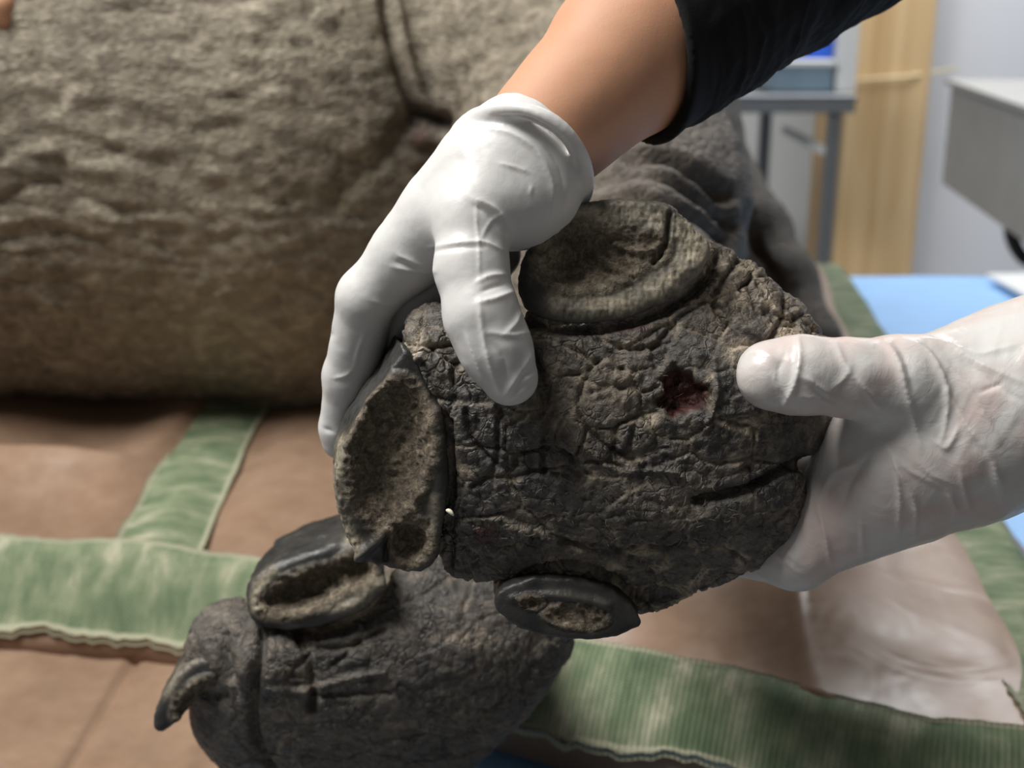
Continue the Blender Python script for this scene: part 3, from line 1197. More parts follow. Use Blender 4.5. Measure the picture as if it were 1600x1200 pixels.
# ---- held foot
D1 = 0.455
foot_poly = smoothpoly([(690, 470), (650, 480), (630, 505), (634, 550), (660, 600), (682, 660), (688, 720), (688, 800), (676, 895), (690, 924), (740, 938), (790, 928),
                        (830, 938), (900, 970), (1010, 990), (1064, 974), (1108, 952), (1170, 920), (1220, 890), (1256, 848), (1270, 790), (1266, 740), (1248, 722),
                        (1275, 714), (1302, 692), (1318, 655), (1320, 600), (1308, 530), (1272, 480), (1222, 443), (1190, 408), (1150, 383), (1100, 358),
                        (1050, 338), (1000, 338), (900, 380), (845, 440), (822, 490), (800, 520), (770, 505), (730, 475)], 1)


def dome(a, b):
    g = 62 - 66 * ((a - 930) / 400) ** 2 - 100 * (np.minimum(b - 650, 0) / 330) ** 2 - 150 * (np.maximum(b - 630, 0) / 330) ** 2
    g = g + 26 * np.exp(-(((a - 640) / 60) ** 2 + ((b - 560) / 80) ** 2))
    g = g + 22 * np.exp(-(((a - 980) / 130) ** 2 + ((b - 820) / 70) ** 2))
    g = g - 26 * np.exp(-(((a - 820) / 34) ** 2 + ((b - 545) / 60) ** 2))
    g = g + 24 * np.exp(-(((a - 1180) / 90) ** 2 + ((b - 600) / 70) ** 2))
    g = g + 20 * np.exp(-(((a - 1150) / 90) ** 2 + ((b - 830) / 60) ** 2))
    return np.maximum(g, -75)


def f_foot(P):
    a, b, w_ = P[:, 0], P[:, 1], P[:, 2]
    p2 = polyd(a, b, foot_poly)
    tap = 0.42 * np.maximum(0, -w_ - 70)
    d = smax(p2 + tap, w_ - dome(a, b), 34)
    d = smax(d, -w_ - 520, 20)
    leg = cone(P, (960, 620, -200), (960, 560, -760), 170, 160)
    return smin(d, leg, 60)


V, Q = nets(f_foot, (560, 300, -640), (1360, 1020, 130), 3.3)
V = relax(V, Q, 2)
N = vnormals(V, Q)
if np.mean(np.einsum('ij,ij->i', N, V - V.mean(0))) < 0:
    N = -N
I = img(V)


def sole_detail(V, N, I, calm, seed, amp=1.0):
    wp = V + 9 * np.stack([fbm(V / 45, 3, seed + i) for i in range(3)], 1)
    e1, c1 = voro(wp / np.array([74, 58, 70]), seed)
    e2, c2 = voro(wp / 25.0 + 31, seed + 9)
    mk = sstep(-.25, .45, fbm(V / 70, 2, seed + 21))
    plates = -(2 + 8 * mk) * np.exp(-(e1 / .07) ** 2) + 7 * (c1 - .5)
    small = (-2.4 * np.exp(-(e2 / .10) ** 2) + 1.8 * (c2 - .5)) * (1.2 - .8 * mk)
    lumps = 6.0 * fbm(V / 26, 4, seed + 3)
    fray = 2.2 * ridged(wp / 17, 3, seed + 5)
    h = (plates * (1 - calm) + small * (1 - .6 * calm) + lumps * (1 - .5 * calm) + fray * (1 - .75 * calm)) * amp
    edge = (1.25 * np.exp(-((e1 - .07) / .05) ** 2) + .5 * np.exp(-((e2 - .13) / .07) ** 2)) * (1 - calm) * (.35 + .65 * sstep(-.2, .3, fbm(V / 90, 2, seed + 33)))
    return h, np.clip(edge, 0, 1)


calm = np.clip(sstep(60, -30, V[:, 2]) * .0 + np.exp(-(((I[:, 0] - 1170) / 120) ** 2 + ((I[:, 1] - 800) / 80) ** 2)) * .85
               + np.exp(-(((I[:, 0] - 1270) / 60) ** 2 + ((I[:, 1] - 660) / 50) ** 2)) * .8, 0, 1)
h, edge = sole_detail(V, N, I, calm, 3)
grooves = [([(703, 660), (704, 740), (702, 800), (705, 850), (702, 910)], 5, -20),
           ([(660, 570), (684, 620), (700, 660)], 6, -9), ([(672, 690), (676, 780), (668, 860)], 8, 8),
           ([(815, 495), (850, 514), (900, 518), (960, 511), (1020, 494), (1070, 466), (1105, 432), (1125, 395)], 7, -18),
           ([(1262, 722), (1225, 735), (1185, 757), (1140, 772), (1090, 782)], 7, -24),
           ([(800, 515), (832, 560), (850, 600), (843, 645)], 10, -14),
           ([(1165, 392), (1140, 425), (1115, 470), (1150, 512), (1195, 540)], 5, -11), ([(1195, 540), (1222, 500), (1226, 455)], 4, -8),
           ([(1100, 470), (1060, 500), (1020, 545)], 4, -8), ([(1190, 410), (1172, 440), (1180, 480)], 4, -6),
           ([(1050, 345), (1080, 358), (1105, 385)], 4, -10), ([(1225, 470), (1250, 500), (1290, 520)], 4, -7),
           ([(872, 575), (862, 640), (892, 705), (932, 745)], 4, 7), ([(862, 640), (848, 690), (850, 740)], 4, -8),
           ([(935, 565), (905, 620), (925, 680), (990, 720)], 4, -8), ([(728, 640), (740, 690), (775, 725)], 4, -9),
           ([(780, 640), (778, 690), (770, 735), (740, 760)], 4, -9), ([(850, 740), (900, 745), (925, 735)], 4, -8),
           ([(800, 912), (845, 888), (905, 884), (960, 908), (1012, 950)], 6, -15),
           ([(875, 850), (950, 858), (1005, 880), (1022, 915), (1015, 945)], 4, -8),
           ([(905, 690), (960, 735), (1020, 735), (1060, 740), (1090, 775)], 4, 8), ([(1000, 640), (985, 700), (1005, 735)], 4, -6),
           ([(1115, 560), (1120, 620), (1100, 670)], 4, 7), ([(935, 530), (990, 545), (1040, 535)], 4, -7),
           ([(640, 500), (672, 520), (678, 560)], 3, -6), ([(850, 905), (870, 930), (840, 950)], 5, -10)]
h = h + carve(I, N, grooves)
wr_ = np.hypot((I[:, 0] - 1066) / 34, (I[:, 1] - 618) / 36) + .6 * fbm(V / 19, 2, 91)
wound = sstep(1.15, .8, wr_)
h = h - 22 * sstep(1.25, .55, wr_) + 2 * np.exp(-((wr_ - 1.25) / .22) ** 2)
hole = np.hypot(I[:, 0] - 971, I[:, 1] - 575) + 4 * fbm(V / 9, 2, 92)
h = h - 14 * np.exp(-(hole / 6) ** 2)
cr = np.hypot(I[:, 0] - 970, (I[:, 1] - 607) * .9) + 9 * fbm(V / 13, 3, 93)
h = h + 4 * np.exp(-((cr - 12) / 9) ** 2)
pale = np.clip(np.exp(-((cr - 15) / 11) ** 2) * .8, 0, 1)
# pale band under the top nail and paler flesh at upper right
pale = np.maximum(pale, .55 * sstep(30, 0, pldist(I, [(1010, 470), (1075, 430), (1105, 385), (1075, 350)])) * (N[:, 2] > -.3))
pale = np.maximum(pale, .45 * np.exp(-(((I[:, 0] - 1180) / 110) ** 2 + ((I[:, 1] - 430) / 80) ** 2)))
pale = np.maximum(pale, .30 * np.exp(-(((I[:, 0] - 910) / 110) ** 2 + ((I[:, 1] - 600) / 70) ** 2)) * (.5 + .5 * sstep(-.2, .3, fbm(V / 30, 3, 99))))
pale = np.maximum(pale, .35 * np.exp(-(((I[:, 0] - 660) / 30) ** 2 + ((I[:, 1] - 510) / 35) ** 2)))
w2 = np.hypot((I[:, 0] - 762) / 22, (I[:, 1] - 832) / 18) + .3 * fbm(V / 10, 3, 95)
wound = np.maximum(wound, .75 * sstep(1.2, .7, w2))
w3 = np.hypot((I[:, 0] - 985) / 40, (I[:, 1] - 512) / 9) + .3 * fbm(V / 10, 3, 97)
wound = np.maximum(wound, .35 * sstep(1.2, .7, w3))
h = np.clip(h, -34, 26)
back = sstep(-330, -120, V[:, 2])
V = V + N * (h * (0.25 + .75 * back))[:, None]
VW1 = local2world(V, D1)
foot1 = (VW1, Q, edge, pale, wound)


def make_nail(name, d0, poly, front, back_, carves, tilt, grooves, box_, rims, label, extra=None, hs=2.5, rr=11, cavmax=16, rnd=0.0, dark=None):
    poly = smoothpoly(poly, 1)

    def f(P):
        a, b, w_ = P[:, 0], P[:, 1], P[:, 2]
        s = (w_ - front)
        p2 = polyd(a - tilt[0] * s, b - tilt[1] * s, poly) + 5 * fbm(P / 24, 3, 57) + rnd * (np.minimum(s, 0) / 100) ** 2 * 10
        fr = front if not extra else front + extra(a, b)
        d = smax(p2, w_ - fr, rr)
        d = smax(d, back_ - w_, 10)
        for c, r, rot in carves:
            d = smax(d, -ell(P, c, r, rot), 9)
        return d
    V, Q = nets(f, box_[0], box_[1], hs)
    V = relax(V, Q, 2)
    N = vnormals(V, Q)
    if np.mean(np.einsum('ij,ij->i', N, V - V.mean(0))) < 0:
        N = -N
    I = img(V)
    cd = np.full(len(V), 1e3)
    for c, r, rot in carves:
        cd = np.minimum(cd, ell(V.astype(np.float32), c, r, rot))
    cav = sstep(cavmax, 2, cd)
    if dark:
        cav = cav * sstep(-3, 4, polyd(I[:, 0], I[:, 1], dark))
    h = cav * (6 * fbm(V / 22, 4, 61) + 4.0 * ridged(V / 13, 3, 63)) + (1 - cav) * (1.2 * fbm(V / 30, 3, 67))
    h = h + carve(I, N, grooves)
    rim = np.zeros(len(V))
    for pl, sg, am in rims:
        rim = np.maximum(rim, am * (.55 + .45 * sstep(-.25, .25, fbm(V / 20, 3, 83))) * np.exp(-(pldist(I, spline(pl)) / sg) ** 2) * (N[:, 2] > -.6))
        h = h + 3.4 * am * ridged(V * np.array([1 / 6, 1 / 16, 1 / 12]), 2, 71) * np.exp(-(pldist(I, spline(pl)) / (sg * 1.3)) ** 2)
    V = V + N * h[:, None]
    o = mesh_obj(name, local2world(V, d0), Q, M_NAIL, RH, {'cavity': cav, 'rim': rim})
    o['label'] = label
    return o


make_nail('toenail', D1,
          [(634, 535), (626, 558), (606, 590), (580, 625), (556, 662), (538, 710), (532, 765), (540, 812), (552, 848), (566, 866), (610, 893), (650, 906),
           (674, 905), (690, 860), (698, 780), (698, 700), (690, 640), (670, 590)], 48, -150,
          [((612, 730, 82), (72, 150, 84), 0.16), ((640, 850, 34), (36, 42, 54), 0.0)], (.17, .13),
          [([(566, 864), (588, 845), (606, 832)], 9, 14), ([(606, 832), (604, 860), (600, 888)], 5, -10), ([(556, 846), (566, 866), (590, 882)], 6, 6),
           ([(684, 640), (690, 720), (688, 800), (678, 880)], 11, 10)],
          ((460, 480, -165), (730, 940, 110)),
          [([(536, 690), (528, 760), (540, 820), (556, 850)], 11, .85), ([(640, 890), (668, 850), (676, 780)], 9, .5)],
          'broad dark hooked toenail at the left of held foot', extra=lambda a, b: -.26 * np.maximum(0, b - 690) - .15 * np.maximum(0, a - 640),
          dark=[(563, 868), (606, 832), (606, 872), (600, 894)])
make_nail('toenail', D1,
          [(1046, 326), (1000, 319), (940, 318), (890, 325), (862, 343), (836, 375), (816, 412), (809, 450), (820, 486), (850, 501), (900, 508), (960, 501),
           (1012, 486), (1062, 456), (1096, 420), (1106, 395), (1086, 366), (1062, 345)], 42, -130,
          [((922, 406, 78), (102, 58, 60), -0.16), ((1012, 392, 74), (36, 30, 40), -0.5)], (-.02, .12),
          [([(840, 470), (900, 488), (960, 482), (1020, 462), (1080, 415)], 20, 6), ([(1046, 335), (1042, 375), (1022, 410)], 4, -12),
           ([(960, 380), (1000, 395), (1030, 385)], 7, 8), ([(880, 370), (900, 400), (890, 430)], 4, -6), ([(905, 395), (945, 420), (990, 435)], 4, -6)],
          ((770, 290, -145), (1140, 540, 100)),
          [([(850, 375), (870, 350), (910, 335), (980, 332), (1035, 340)], 17, .9), ([(855, 400), (846, 430)], 14, .6),
           ([(880, 470), (950, 472), (1020, 450), (1075, 410), (1085, 385), (1068, 355)], 24, .85)],  # pale fibrous rim and lip; stronger light on the top painted in too
          'pale cupped toenail at the top of held foot', hs=2.4)
make_nail('toenail', D1,
          [(772, 932), (790, 918), (850, 902), (930, 910), (985, 942), (1005, 974), (1000, 990), (960, 1004), (900, 1005), (850, 1001), (802, 986), (772, 956)],
          -22, -150, [((900, 968, 2), (70, 26, 34), .12), ((832, 945, -4), (30, 16, 24), .2)], (0, .10),
          [([(800, 935), (870, 930), (950, 945)], 7, 6)],
          ((740, 850, -165), (1040, 1040, 30)), [([(860, 925), (910, 930), (950, 945)], 9, .12)],
          'low dark toenail at the bottom of held foot', hs=2.4, cavmax=6)

# ---- lower foot
D2 = 0.585
poly2 = smoothpoly([(300, 965), (345, 945), (395, 950), (440, 975), (520, 985), (590, 945), (612, 890), (700, 855), (800, 865), (880, 965), (905, 1012), (893, 1052),
                    (862, 1100), (822, 1146), (775, 1205), (720, 1270), (600, 1320), (430, 1320), (335, 1260), (300, 1200), (280, 1150), (285, 1080), (283, 1010)], 1)


def f_foot2(P):
    a, b, w_ = P[:, 0], P[:, 1], P[:, 2]
    p2 = polyd(a, b, poly2)
    tap = .35 * np.maximum(0, -w_ - 80)
    dm = 50 - 70 * ((a - 500) / 330) ** 2 - 85 * (np.maximum(b - 1010, 0) / 200) ** 2 - 60 * (np.minimum(b - 1020, 0) / 120) ** 2 + 24 * np.exp(-(((a - 420) / 55) ** 2 + ((b - 1030) / 60) ** 2))
    dm = dm - 20 * np.exp(-(((a - 300) / 40) ** 2 + ((b - 1110) / 50) ** 2))
    d = smax(p2 + tap, w_ - np.maximum(dm, -80), 40)
    d = smax(d, -w_ - 300, 20)
    return d


V, Q = nets(f_foot2, (240, 860, -330), (960, 1350, 130), 3.6)
V = relax(V, Q, 2)
N = vnormals(V, Q)
if np.mean(np.einsum('ij,ij->i', N, V - V.mean(0))) < 0:
    N = -N
I = img(V)
calm = np.clip(np.exp(-(((I[:, 0] - 310) / 50) ** 2 + ((I[:, 1] - 1120) / 70) ** 2)) * .7, 0, 1)
h, edge = sole_detail(V, N, I, np.clip(calm + .35, 0, 1), 13, .75)
edge = edge * .45
h = h + carve(I, N, [([(412, 985), (405, 1040), (395, 1090), (400, 1160), (425, 1200)], 7, -16), ([(462, 985), (482, 1030), (490, 1070), (486, 1110)], 6, -14),
                     ([(350, 990), (352, 1030), (360, 1060)], 7, -12), ([(378, 1020), (385, 1050)], 14, 12), ([(320, 1000), (335, 1040)], 10, 8),
                     ([(490, 1075), (540, 1060), (600, 1050)], 4, 7), ([(490, 1090), (550, 1085), (610, 1085)], 4, -7), ([(480, 1005), (540, 1010), (600, 985)], 5, -9),
                     ([(520, 1040), (545, 1020), (560, 1000)], 4, -6), ([(420, 1075), (480, 1080)], 4, 6), ([(280, 1040), (310, 1080), (350, 1090)], 8, -8)])
h = np.clip(h, -30, 24)
V = V + N * (h * (.3 + .7 * sstep(-250, -60, V[:, 2])))[:, None]
pale2 = .18 * np.exp(-(((I[:, 0] - 380) / 90) ** 2 + ((I[:, 1] - 985) / 60) ** 2))
wound2 = .25 * np.exp(-(((I[:, 0] - 480) / 30) ** 2 + ((I[:, 1] - 995) / 12) ** 2))
foot2 = (local2world(V, D2), Q, edge, pale2, wound2)

make_nail('toenail', D2,
          [(397, 955), (396, 915), (412, 895), (440, 878), (480, 862), (540, 842), (585, 842), (603, 870), (606, 905), (588, 938), (530, 966), (465, 978), (415, 976)],
          56, -130, [((488, 915, 84), (84, 30, 62), -0.36), ((560, 885, 78), (34, 26, 48), -.3)], (.10, .36),
          [([(470, 962), (540, 950), (590, 915)], 12, 9)],
          ((330, 740, -145), (680, 1010, 110)),
          [([(402, 950), (404, 915), (425, 893)], 9, .9), ([(545, 846), (585, 850), (600, 880)], 8, .7), ([(520, 952), (570, 935), (595, 905)], 10, .6)],
          'cupped toenail at the top of lower foot', rnd=1.0)
make_nail('toenail', D2,
          [(246, 1118), (250, 1134), (268, 1134), (290, 1112), (318, 1092), (352, 1062), (356, 1030), (330, 1018), (300, 1030), (278, 1054), (262, 1085)],
          38, -110, [((322, 1092, 60), (46, 30, 70), -.75)], (.12, .10), [], ((190, 970, -125), (390, 1170, 80)),
          [([(262, 1085), (285, 1045), (320, 1024)], 8, .5)],
          'hooked toenail jutting left from the lower foot', hs=2.4)

# join torso and feet into the one body mesh (hide on the torso, sole skin on the feet)
tor = body.data
nV = [np.empty(len(tor.vertices) * 3, np.float32)]
tor.vertices.foreach_get('co', nV[0])
o0 = np.array(RH.location)
allV = [nV[0].reshape(-1, 3) + o0]
lq = np.empty(len(tor.loops), np.int32)
tor.loops.foreach_get('vertex_index', lq)
allQ = [lq.reshape(-1, 4)]
mi = [np.zeros(len(allQ[0]), np.int32)]
at = {k: [v] for k, v in (('dusk', dusk), ('pink', pink), ('edge', 0 * dusk), ('pale', 0 * dusk), ('wound', 0 * dusk))}
off = len(allV[0])
for Vf, Qf, e_, p_, w_ in (foot1, foot2):
    v0 = Vf - Vf.mean(0)
    vol = np.einsum('ij,ij->i', v0[Qf[:, 0]], np.cross(v0[Qf[:, 1]], v0[Qf[:, 2]])).sum()
    if vol < 0:
        Qf = Qf[:, ::-1]
    allV.append(Vf)
    allQ.append(Qf + off)
    mi.append(np.ones(len(Qf), np.int32))
    off += len(Vf)
    for k, v in (('dusk', 0 * e_), ('pink', 0 * e_), ('edge', e_), ('pale', p_), ('wound', w_)):
        at[k].append(v)
bpy.data.objects.remove(body)
AV, AQ = np.concatenate(allV), np.concatenate(allQ)
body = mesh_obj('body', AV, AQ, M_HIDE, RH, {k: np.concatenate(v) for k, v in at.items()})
body.data.materials.append(M_FOOT)
body.data.polygons.foreach_set('material_index', np.concatenate(mi))
body['label'] = 'grey wrinkled hide with two dark cracked feet'

# frayed fibres lifting from the sole
Vf = foot1[0]
Nf = vnormals(Vf, foot1[1])
if np.mean(np.einsum('ij,ij->i', Nf, Vf - Vf.mean(0))) < 0:
    Nf = -Nf
relf = Vf - CV
df = relf @ FV
If = np.stack([800 + FPX * (relf @ RV) / df, 600 - FPX * (relf @ UV_) / df], 1)
rng = np.random.default_rng(5)
okv = np.flatnonzero((Nf @ FV < -.45) & (((If[:, 0] - 980) / 190) ** 2 + ((If[:, 1] - 730) / 160) ** 2 < 1))
FVs, FQs = [], []
for vi in rng.choice(okv, 230, replace=False):
    p = Vf[vi] - Nf[vi] * .0004
    t = rng.normal(size=3)
    t -= Nf[vi] * (t @ Nf[vi])
    t /= np.linalg.norm(t)
    bdir = np.cross(Nf[vi], t)
    L = rng.uniform(.0012, .0052)
    curl = rng.uniform(-2.2, 2.2)
    base = len(FVs)
    for i in range(6):
        u = i / 5
        q = p + L * (t * math.sin(curl * u) / (curl if abs(curl) > .1 else .1) + bdir * (1 - math.cos(curl * u)) / (curl if abs(curl) > .1 else .1)) + Nf[vi] * (.0011 * math.sin(u * 2.6))
        rr_ = .00017 * (1.15 - u)
        tt = t * math.cos(curl * u) + bdir * math.sin(curl * u)
        sd = np.cross(tt, Nf[vi])
        for k in range(3):
            th = 2.0944 * k
            FVs.append(q + rr_ * (math.cos(th) * sd + math.sin(th) * Nf[vi]))
        if i:
            for k in range(3):
                FQs.append((base + (i - 1) * 3 + k, base + (i - 1) * 3 + (k + 1) % 3, base + i * 3 + (k + 1) % 3, base + i * 3 + k))
M_FIB = plain('frayed_skin', (0.20, 0.17, 0.13), 0.6, 0, 200, 0.4)
fo = mesh_obj('frayed_fibres', np.array(FVs), np.array(FQs), M_FIB, RH)
fo['kind'] = 'stuff'

# straw bit stuck in the crack of the sole
p = [W(697 + 12 * t, 797 + 9 * t * t, .432 - .001 * t) for t in np.linspace(0, 1, 6)]
tag(tube('straw_bit', p, [.0003, .0007, .0008, .0008, .0006, .0002], M_STRAW, None, 6, origin=tuple(p[0])),
    'tiny pale straw bit stuck in the sole crack', 'straw')

# ================================================================== person with black sleeve, hand from above
DG = 0.45
wp = W(820, 245, DG)
PA = empty('person', tuple(wp))
tag(PA, 'bare forearm in black sleeve, gloved hand gripping held foot from above', 'person')
arm_axis = [pt(812, 250, -20, 90), pt(985, 82, -140, 122), pt(1290, -150, -420, 165)]


def f_arm(P):
    d = chain(P, arm_axis, 30)
    return smax(d, -(P[:, 0] - 745) , 10)


V, Q = nets(f_arm, (700, -420, -640), (1500, 380, 140), 7)
V = relax(V, Q, 2)
N = vnormals(V, Q)
if np.mean(np.einsum('ij,ij->i', N, V - V.mean(0))) < 0:
    N = -N
V = V + N * (2.5 * fbm(V / 90, 2, 5))[:, None]
mesh_obj('forearm', local2world(V, DG), Q, M_SKIN, PA)

c0 = np.array(pt(1003, 77, -140)[:3])
v1 = np.array([80, 285, 0.0])
v2 = np.array([68, 33, 140.0])
pn = np.cross(v1, v2)
pn /= np.linalg.norm(pn)
if pn[0] < 0:
    pn = -pn


def f_sleeve(P):
    out = chain(P, [pt(985, 85, -140, 143), pt(1290, -150, -420, 186), pt(1500, -310, -600, 200), pt(1720, -480, -760, 215)], 30)
    flare = out - 7 * np.exp(-((((P - c0) @ pn)) / 26) ** 2)
    pl = -((P - c0) @ pn)
    d = smax(flare, pl, 9)
    inner = chain(P, [pt(985, 85, -140, 129), pt(1290, -150, -420, 168)], 30)
    return smax(d, -inner, 6)


V, Q = nets(f_sleeve, (860, -700, -980), (1900, 330, 120), 5.5)
V = relax(V, Q, 2)
N = vnormals(V, Q)
if np.mean(np.einsum('ij,ij->i', N, V - V.mean(0))) < 0:
    N = -N
ax_ = (np.array(arm_axis[2][:3]) - np.array(arm_axis[1][:3]))
ax_ /= np.linalg.norm(ax_)
s_ = (V - c0) @ ax_
outw = sstep(0, 12, chain(V.astype(np.float32), [pt(985, 85, -140, 128), pt(1290, -150, -420, 167)], 30))
hh = 9 * ridged(np.stack([s_ / 60 + .6 * fbm(V / 120, 2, 3), V[:, 1] / 420, V[:, 2] / 420], 1), 2, 12) + 4 * fbm(V / 40, 3, 8)
V = V + N * (hh * outw * sstep(-2, 30, s_))[:, None]
mesh_obj('sleeve', local2world(V, DG), Q, M_SLEEVE, PA)['label'] = 'black knit sleeve pushed up to the forearm'


def f_glove(P):
    palm = chain(P, [pt(815, 246, -20, 102), pt(770, 285, -14, 96), pt(700, 338, -30, 68)], 30)
    idx = chain(P, [pt(700, 335, -40, 66), pt(640, 395, -66, 56), pt(573, 464, -92, 46)], 24)
    idx = smin(idx, chain(P, [pt(573, 466, -92, 47), pt(546, 590, -175, 40), pt(532, 668, -225, 31), pt(531, 690, -235, 28)], 16), 14)
    mid = chain(P, [pt(720, 380, -110, 58), pt(615, 500, -180, 42), pt(610, 640, -330, 38), pt(640, 740, -400, 34)], 20)
    ring_ = chain(P, [pt(760, 390, -130, 55), pt(680, 520, -230, 40), pt(690, 650, -380, 36), pt(720, 730, -430, 32)], 20)
    th = chain(P, [pt(835, 290, 0, 78), pt(738, 338, 52, 60), pt(736, 420, 78, 54), pt(752, 492, 92, 56), pt(775, 545, 92, 53), pt(796, 590, 86, 45)], 22)
    thn = ell(P, pt(815, 318, 5), (72, 66, 70))
    d = smin(palm, idx, 46)
    d = smin(d, th, 30)
    d = smin(d, thn, 30)
    d = smin(d, smin(mid, ring_, 12), 14)
    # open end at the wrist with a rolled cuff
    d = smax(d, (P[:, 0] - 875) * .72 - (P[:, 1] - 205) * .66 - 4 - .12 * P[:, 2], 8)
    cuff = [(724, 205, -20), (752, 180, 40), (812, 172, 88), (868, 194, 98), (902, 234, 78), (915, 280, 25), (902, 314, -40), (850, 300, -110), (775, 235, -118)]
    cp = spline(cuff + [cuff[0]], 4)
    cf = None
    for q0, q1 in zip(cp[:-1], cp[1:]):
        c_ = cone(P, pt(*q0), pt(*q1), 13, 13)
        cf = c_ if cf is None else np.minimum(cf, c_)
    return smin(d, cf, 16)


V, Q = nets(f_glove, (450, 120, -490), (980, 800, 180), 2.5)
V = relax(V, Q, 2)
N = vnormals(V, Q)
if np.mean(np.einsum('ij,ij->i', N, V - V.mean(0))) < 0:
    N = -N
I = img(V)
fl = [([(672, 388), (710, 381), (755, 379), (785, 392)], 2.6, 4), ([(672, 395), (710, 388), (755, 387)], 3, -3),
      ([(742, 312), (770, 325), (790, 350), (796, 380)], 4, 5), ([(735, 320), (762, 335), (780, 360)], 5, -4),
      ([(788, 428), (765, 430), (745, 440)], 3.5, 5), ([(800, 455), (775, 465), (748, 472)], 3.5, 5.5), ([(790, 443), (768, 448), (750, 456)], 3.5, -4.5),
      ([(812, 488), (805, 505), (790, 520)], 3, 4), ([(748, 470), (752, 510), (762, 560), (780, 618)], 3.5, 5), ([(728, 520), (745, 570), (756, 600)], 4, 3.5),
      ([(760, 520), (800, 525), (825, 520)], 3.5, 4), ([(835, 545), (820, 570), (800, 600), (786, 622)], 4, 5), ([(762, 535), (785, 560), (790, 590)], 6, -4),
      ([(840, 575), (825, 590), (815, 595)], 3.5, 4), ([(840, 600), (815, 612), (795, 628)], 3.5, 4), ([(810, 555), (815, 580), (800, 610)], 5, -3),
      ([(622, 400), (650, 412), (675, 424)], 4, 5), ([(612, 418), (645, 424), (675, 427)], 3.5, 4), ([(618, 410), (648, 419)], 3.5, -4),
      ([(745, 315), (744, 345), (748, 385), (748, 440)], 2, 2.5), ([(752, 375), (765, 350), (785, 335)], 2.2, 2.5),
      ([(580, 470), (600, 476), (625, 474)], 3, 2.5), ([(590, 486), (610, 490)], 3, 2), ([(523, 592), (540, 588), (552, 578)], 3, 4),
      ([(570, 520), (560, 545), (553, 575)], 2.5, 3), ([(505, 670), (520, 676)], 3, -4), ([(513, 530), (520, 520)], 4, -3),
      ([(780, 256), (805, 262), (828, 270)], 2.5, 2.5), ([(830, 290), (828, 305)], 2.5, 2.5),
      ([(745, 190), (800, 196), (850, 225), (875, 270), (878, 310)], 6, -5), ([(740, 200), (795, 208), (840, 238), (862, 285), (862, 320)], 4, 4),
      ([(770, 182), (830, 188), (880, 225), (898, 275)], 4, -6)]
V = V + N * (folds(I, N, fl, .75) + 1.8 * fbm(V / 70, 3, 15) + .5 * fbm(V / 22, 2, 19))[:, None]
V = relax(V, Q, 1, .6)
g = mesh_obj('glove', local2world(V, DG), Q, M_GLOVE, PA)
g['label'] = 'white latex glove with rolled cuff'

# ================================================================== gloved hand from the right
wp = W(1560, 640, DG)
PB = empty('person', tuple(wp))
tag(PB, 'long translucent gloved hand from the right edge, thumb on the sole', 'person')


def f_glove2(P):
    arm = chain(P, [pt(1420, 700, -30, 132), pt(1520, 660, -20, 142), pt(1610, 622, -10, 146), pt(1900, 520, 30, 165), pt(2250, 400, 60, 180)], 40)
    palm = chain(P, [pt(1470, 690, -40, 128), pt(1380, 752, -62, 96), pt(1325, 792, -84, 82)], 40)
    idx = chain(P, [pt(1345, 800, -80, 74), pt(1244, 864, -120, 55), pt(1130, 850, -250, 46), pt(1060, 800, -330, 40)], 24)
    mid = chain(P, [pt(1350, 740, -110, 70), pt(1290, 760, -190, 50), pt(1170, 740, -330, 44), pt(1090, 700, -400, 38)], 24)
    th = chain(P, [pt(1500, 618, 10, 110), pt(1400, 600, 52, 72), pt(1325, 590, 80, 57), pt(1250, 586, 88, 58), pt(1203, 586, 86, 54)], 26)
    web = ell(P, pt(1430, 640, -10), (90, 70, 70), -.3)
    d = smin(arm, palm, 50)
    d = smin(d, idx, 24)
    d = smin(d, mid, 16)
    d = smin(d, th, 22)
    d = smin(d, web, 30)
    return d


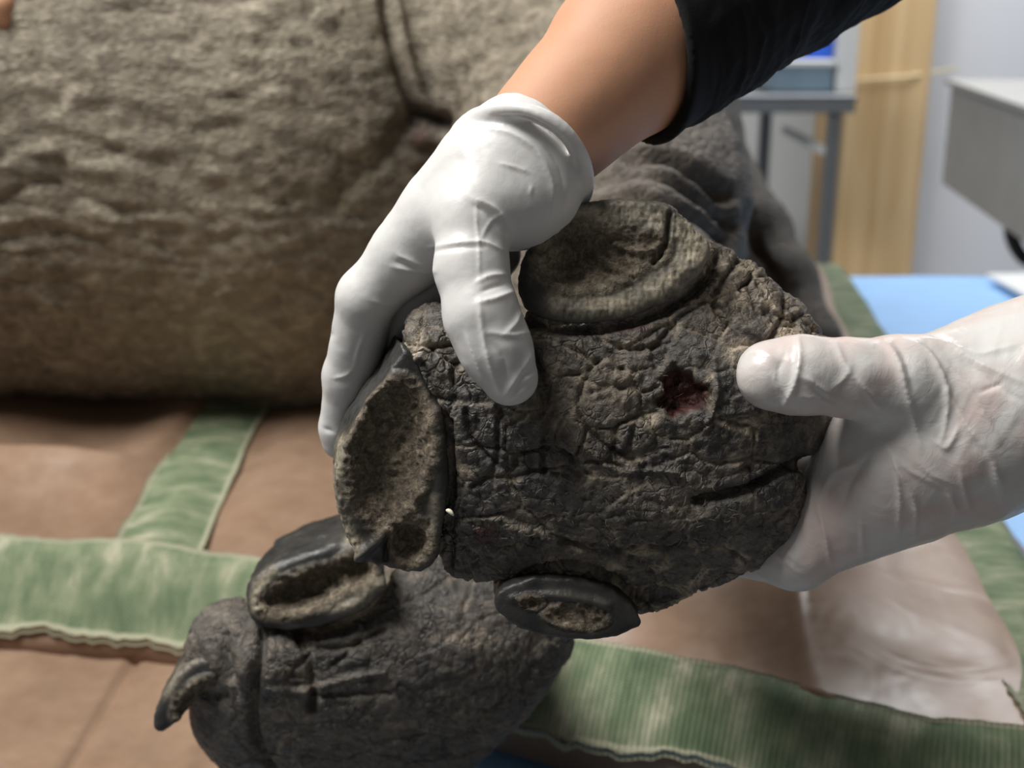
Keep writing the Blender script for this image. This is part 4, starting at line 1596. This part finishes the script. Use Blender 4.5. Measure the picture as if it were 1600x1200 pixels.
V, Q = nets(f_glove2, (1000, 280, -480), (2240, 980, 300), 2.8)
V = relax(V, Q, 2)
N = vnormals(V, Q)
if np.mean(np.einsum('ij,ij->i', N, V - V.mean(0))) < 0:
    N = -N
I = img(V)
fl = [([(1246, 526), (1248, 560), (1240, 600), (1220, 642)], 4, 7), ([(1208, 585), (1216, 605), (1226, 618)], 4, 4), ([(1220, 560), (1212, 590), (1222, 620)], 9, -6),
      ([(1252, 590), (1268, 598), (1300, 622)], 4, 5), ([(1300, 610), (1322, 590), (1330, 570)], 4, 3), ([(1305, 535), (1325, 580), (1375, 640)], 4, 4),
      ([(1338, 590), (1360, 620), (1375, 638)], 3.5, 4), ([(1240, 620), (1280, 625), (1310, 640)], 4, 4), ([(1155, 560), (1185, 550), (1210, 560)], 5, 3),
      ([(1380, 534), (1400, 560), (1412, 600), (1425, 650), (1438, 700)], 5, 6), ([(1395, 534), (1412, 560), (1424, 610)], 6, -4),
      ([(1412, 531), (1450, 552), (1476, 600), (1478, 650), (1470, 690)], 4, 6), ([(1430, 530), (1480, 540), (1530, 570), (1600, 600)], 5, 5),
      ([(1478, 610), (1510, 665), (1540, 705), (1565, 760), (1562, 778)], 4, 5), ([(1470, 560), (1520, 620), (1560, 690)], 5, 4), ([(1500, 560), (1550, 600), (1600, 630)], 5, -4),
      ([(1388, 705), (1412, 750), (1430, 790), (1428, 832)], 3.5, 6), ([(1398, 720), (1405, 780), (1402, 842)], 3.5, 5), ([(1345, 815), (1348, 870)], 3.5, 4),
      ([(1278, 790), (1290, 840), (1298, 885)], 3.5, 5), ([(1215, 868), (1235, 885), (1250, 900)], 3, 4), ([(1228, 860), (1245, 880)], 3, 3),
      ([(1370, 690), (1340, 720), (1300, 740), (1275, 790)], 6, 4), ([(1360, 700), (1330, 750), (1315, 790)], 6, -4),
      ([(1480, 770), (1495, 800)], 4, 5), ([(1500, 740), (1512, 790), (1520, 800)], 4, 5), ([(1550, 720), (1560, 770)], 5, 5), ([(1460, 690), (1480, 700), (1500, 665)], 3.5, 4),
      ([(1530, 615), (1565, 600)], 3, -4), ([(1500, 545), (1530, 555), (1560, 548), (1590, 540)], 4, 3), ([(1420, 700), (1450, 740), (1500, 760)], 5, 3),
      ([(1376, 686), (1420, 735), (1480, 765)], 3, 3)]
V = V + N * (folds(I, N, fl, .85) + 3.0 * fbm(V / 60, 3, 25) + 1.0 * ridged(np.stack([(V[:, 0] + .5 * V[:, 1]) / 34, V[:, 1] / 130, V[:, 2] / 110], 1), 2, 29) * sstep(1330, 1450, I[:, 0]))[:, None]
V = relax(V, Q, 1, .6)
g = mesh_obj('glove', local2world(V, DG), Q, M_GLOVE2, PB)
g['label'] = 'thin white latex glove drawn over the wrist'

# ================================================================== bare fingertips at the upper left corner
dF = 0.884
wp = W(-40, -40, dF)
PC = empty('person', tuple(wp))
tag(PC, 'bare fingertips resting on the hide in the upper left corner', 'person')


def f_fing(P):
    f1 = chain(P, [(-150, -210, -120, 30), (-60, -90, -60, 25), (-8, 6, -16, 23), (-3, 24, -22, 20)], 12)
    f2 = chain(P, [(-110, -230, -130, 30), (-30, -110, -72, 25), (18, -34, -22, 21), (27, -16, -28, 18)], 12)
    hnd = ell(P, (-190, -300, -225), (100, 80, 40), .6)
    return smin(np.minimum(f1, f2), hnd, 20)


V, Q = nets(f_fing, (-320, -400, -290), (110, 70, 60), 3.5)
V = relax(V, Q, 1)
hand = mesh_obj('hand', local2world(V, dF), Q, M_SKIN, PC)
bpy.context.view_layer.update()
PN = plain('fingernail', (0.80, 0.55, 0.48), 0.3, 0, 60, 0.05)


def f_nl(P):
    return ell(P, (-5, 18, -3), (11, 14, 5), .5)


V, Q = nets(f_nl, (-24, -6, -14), (16, 40, 12), 1.6)
mesh_obj('fingernail', local2world(V, dF), Q, PN, hand)
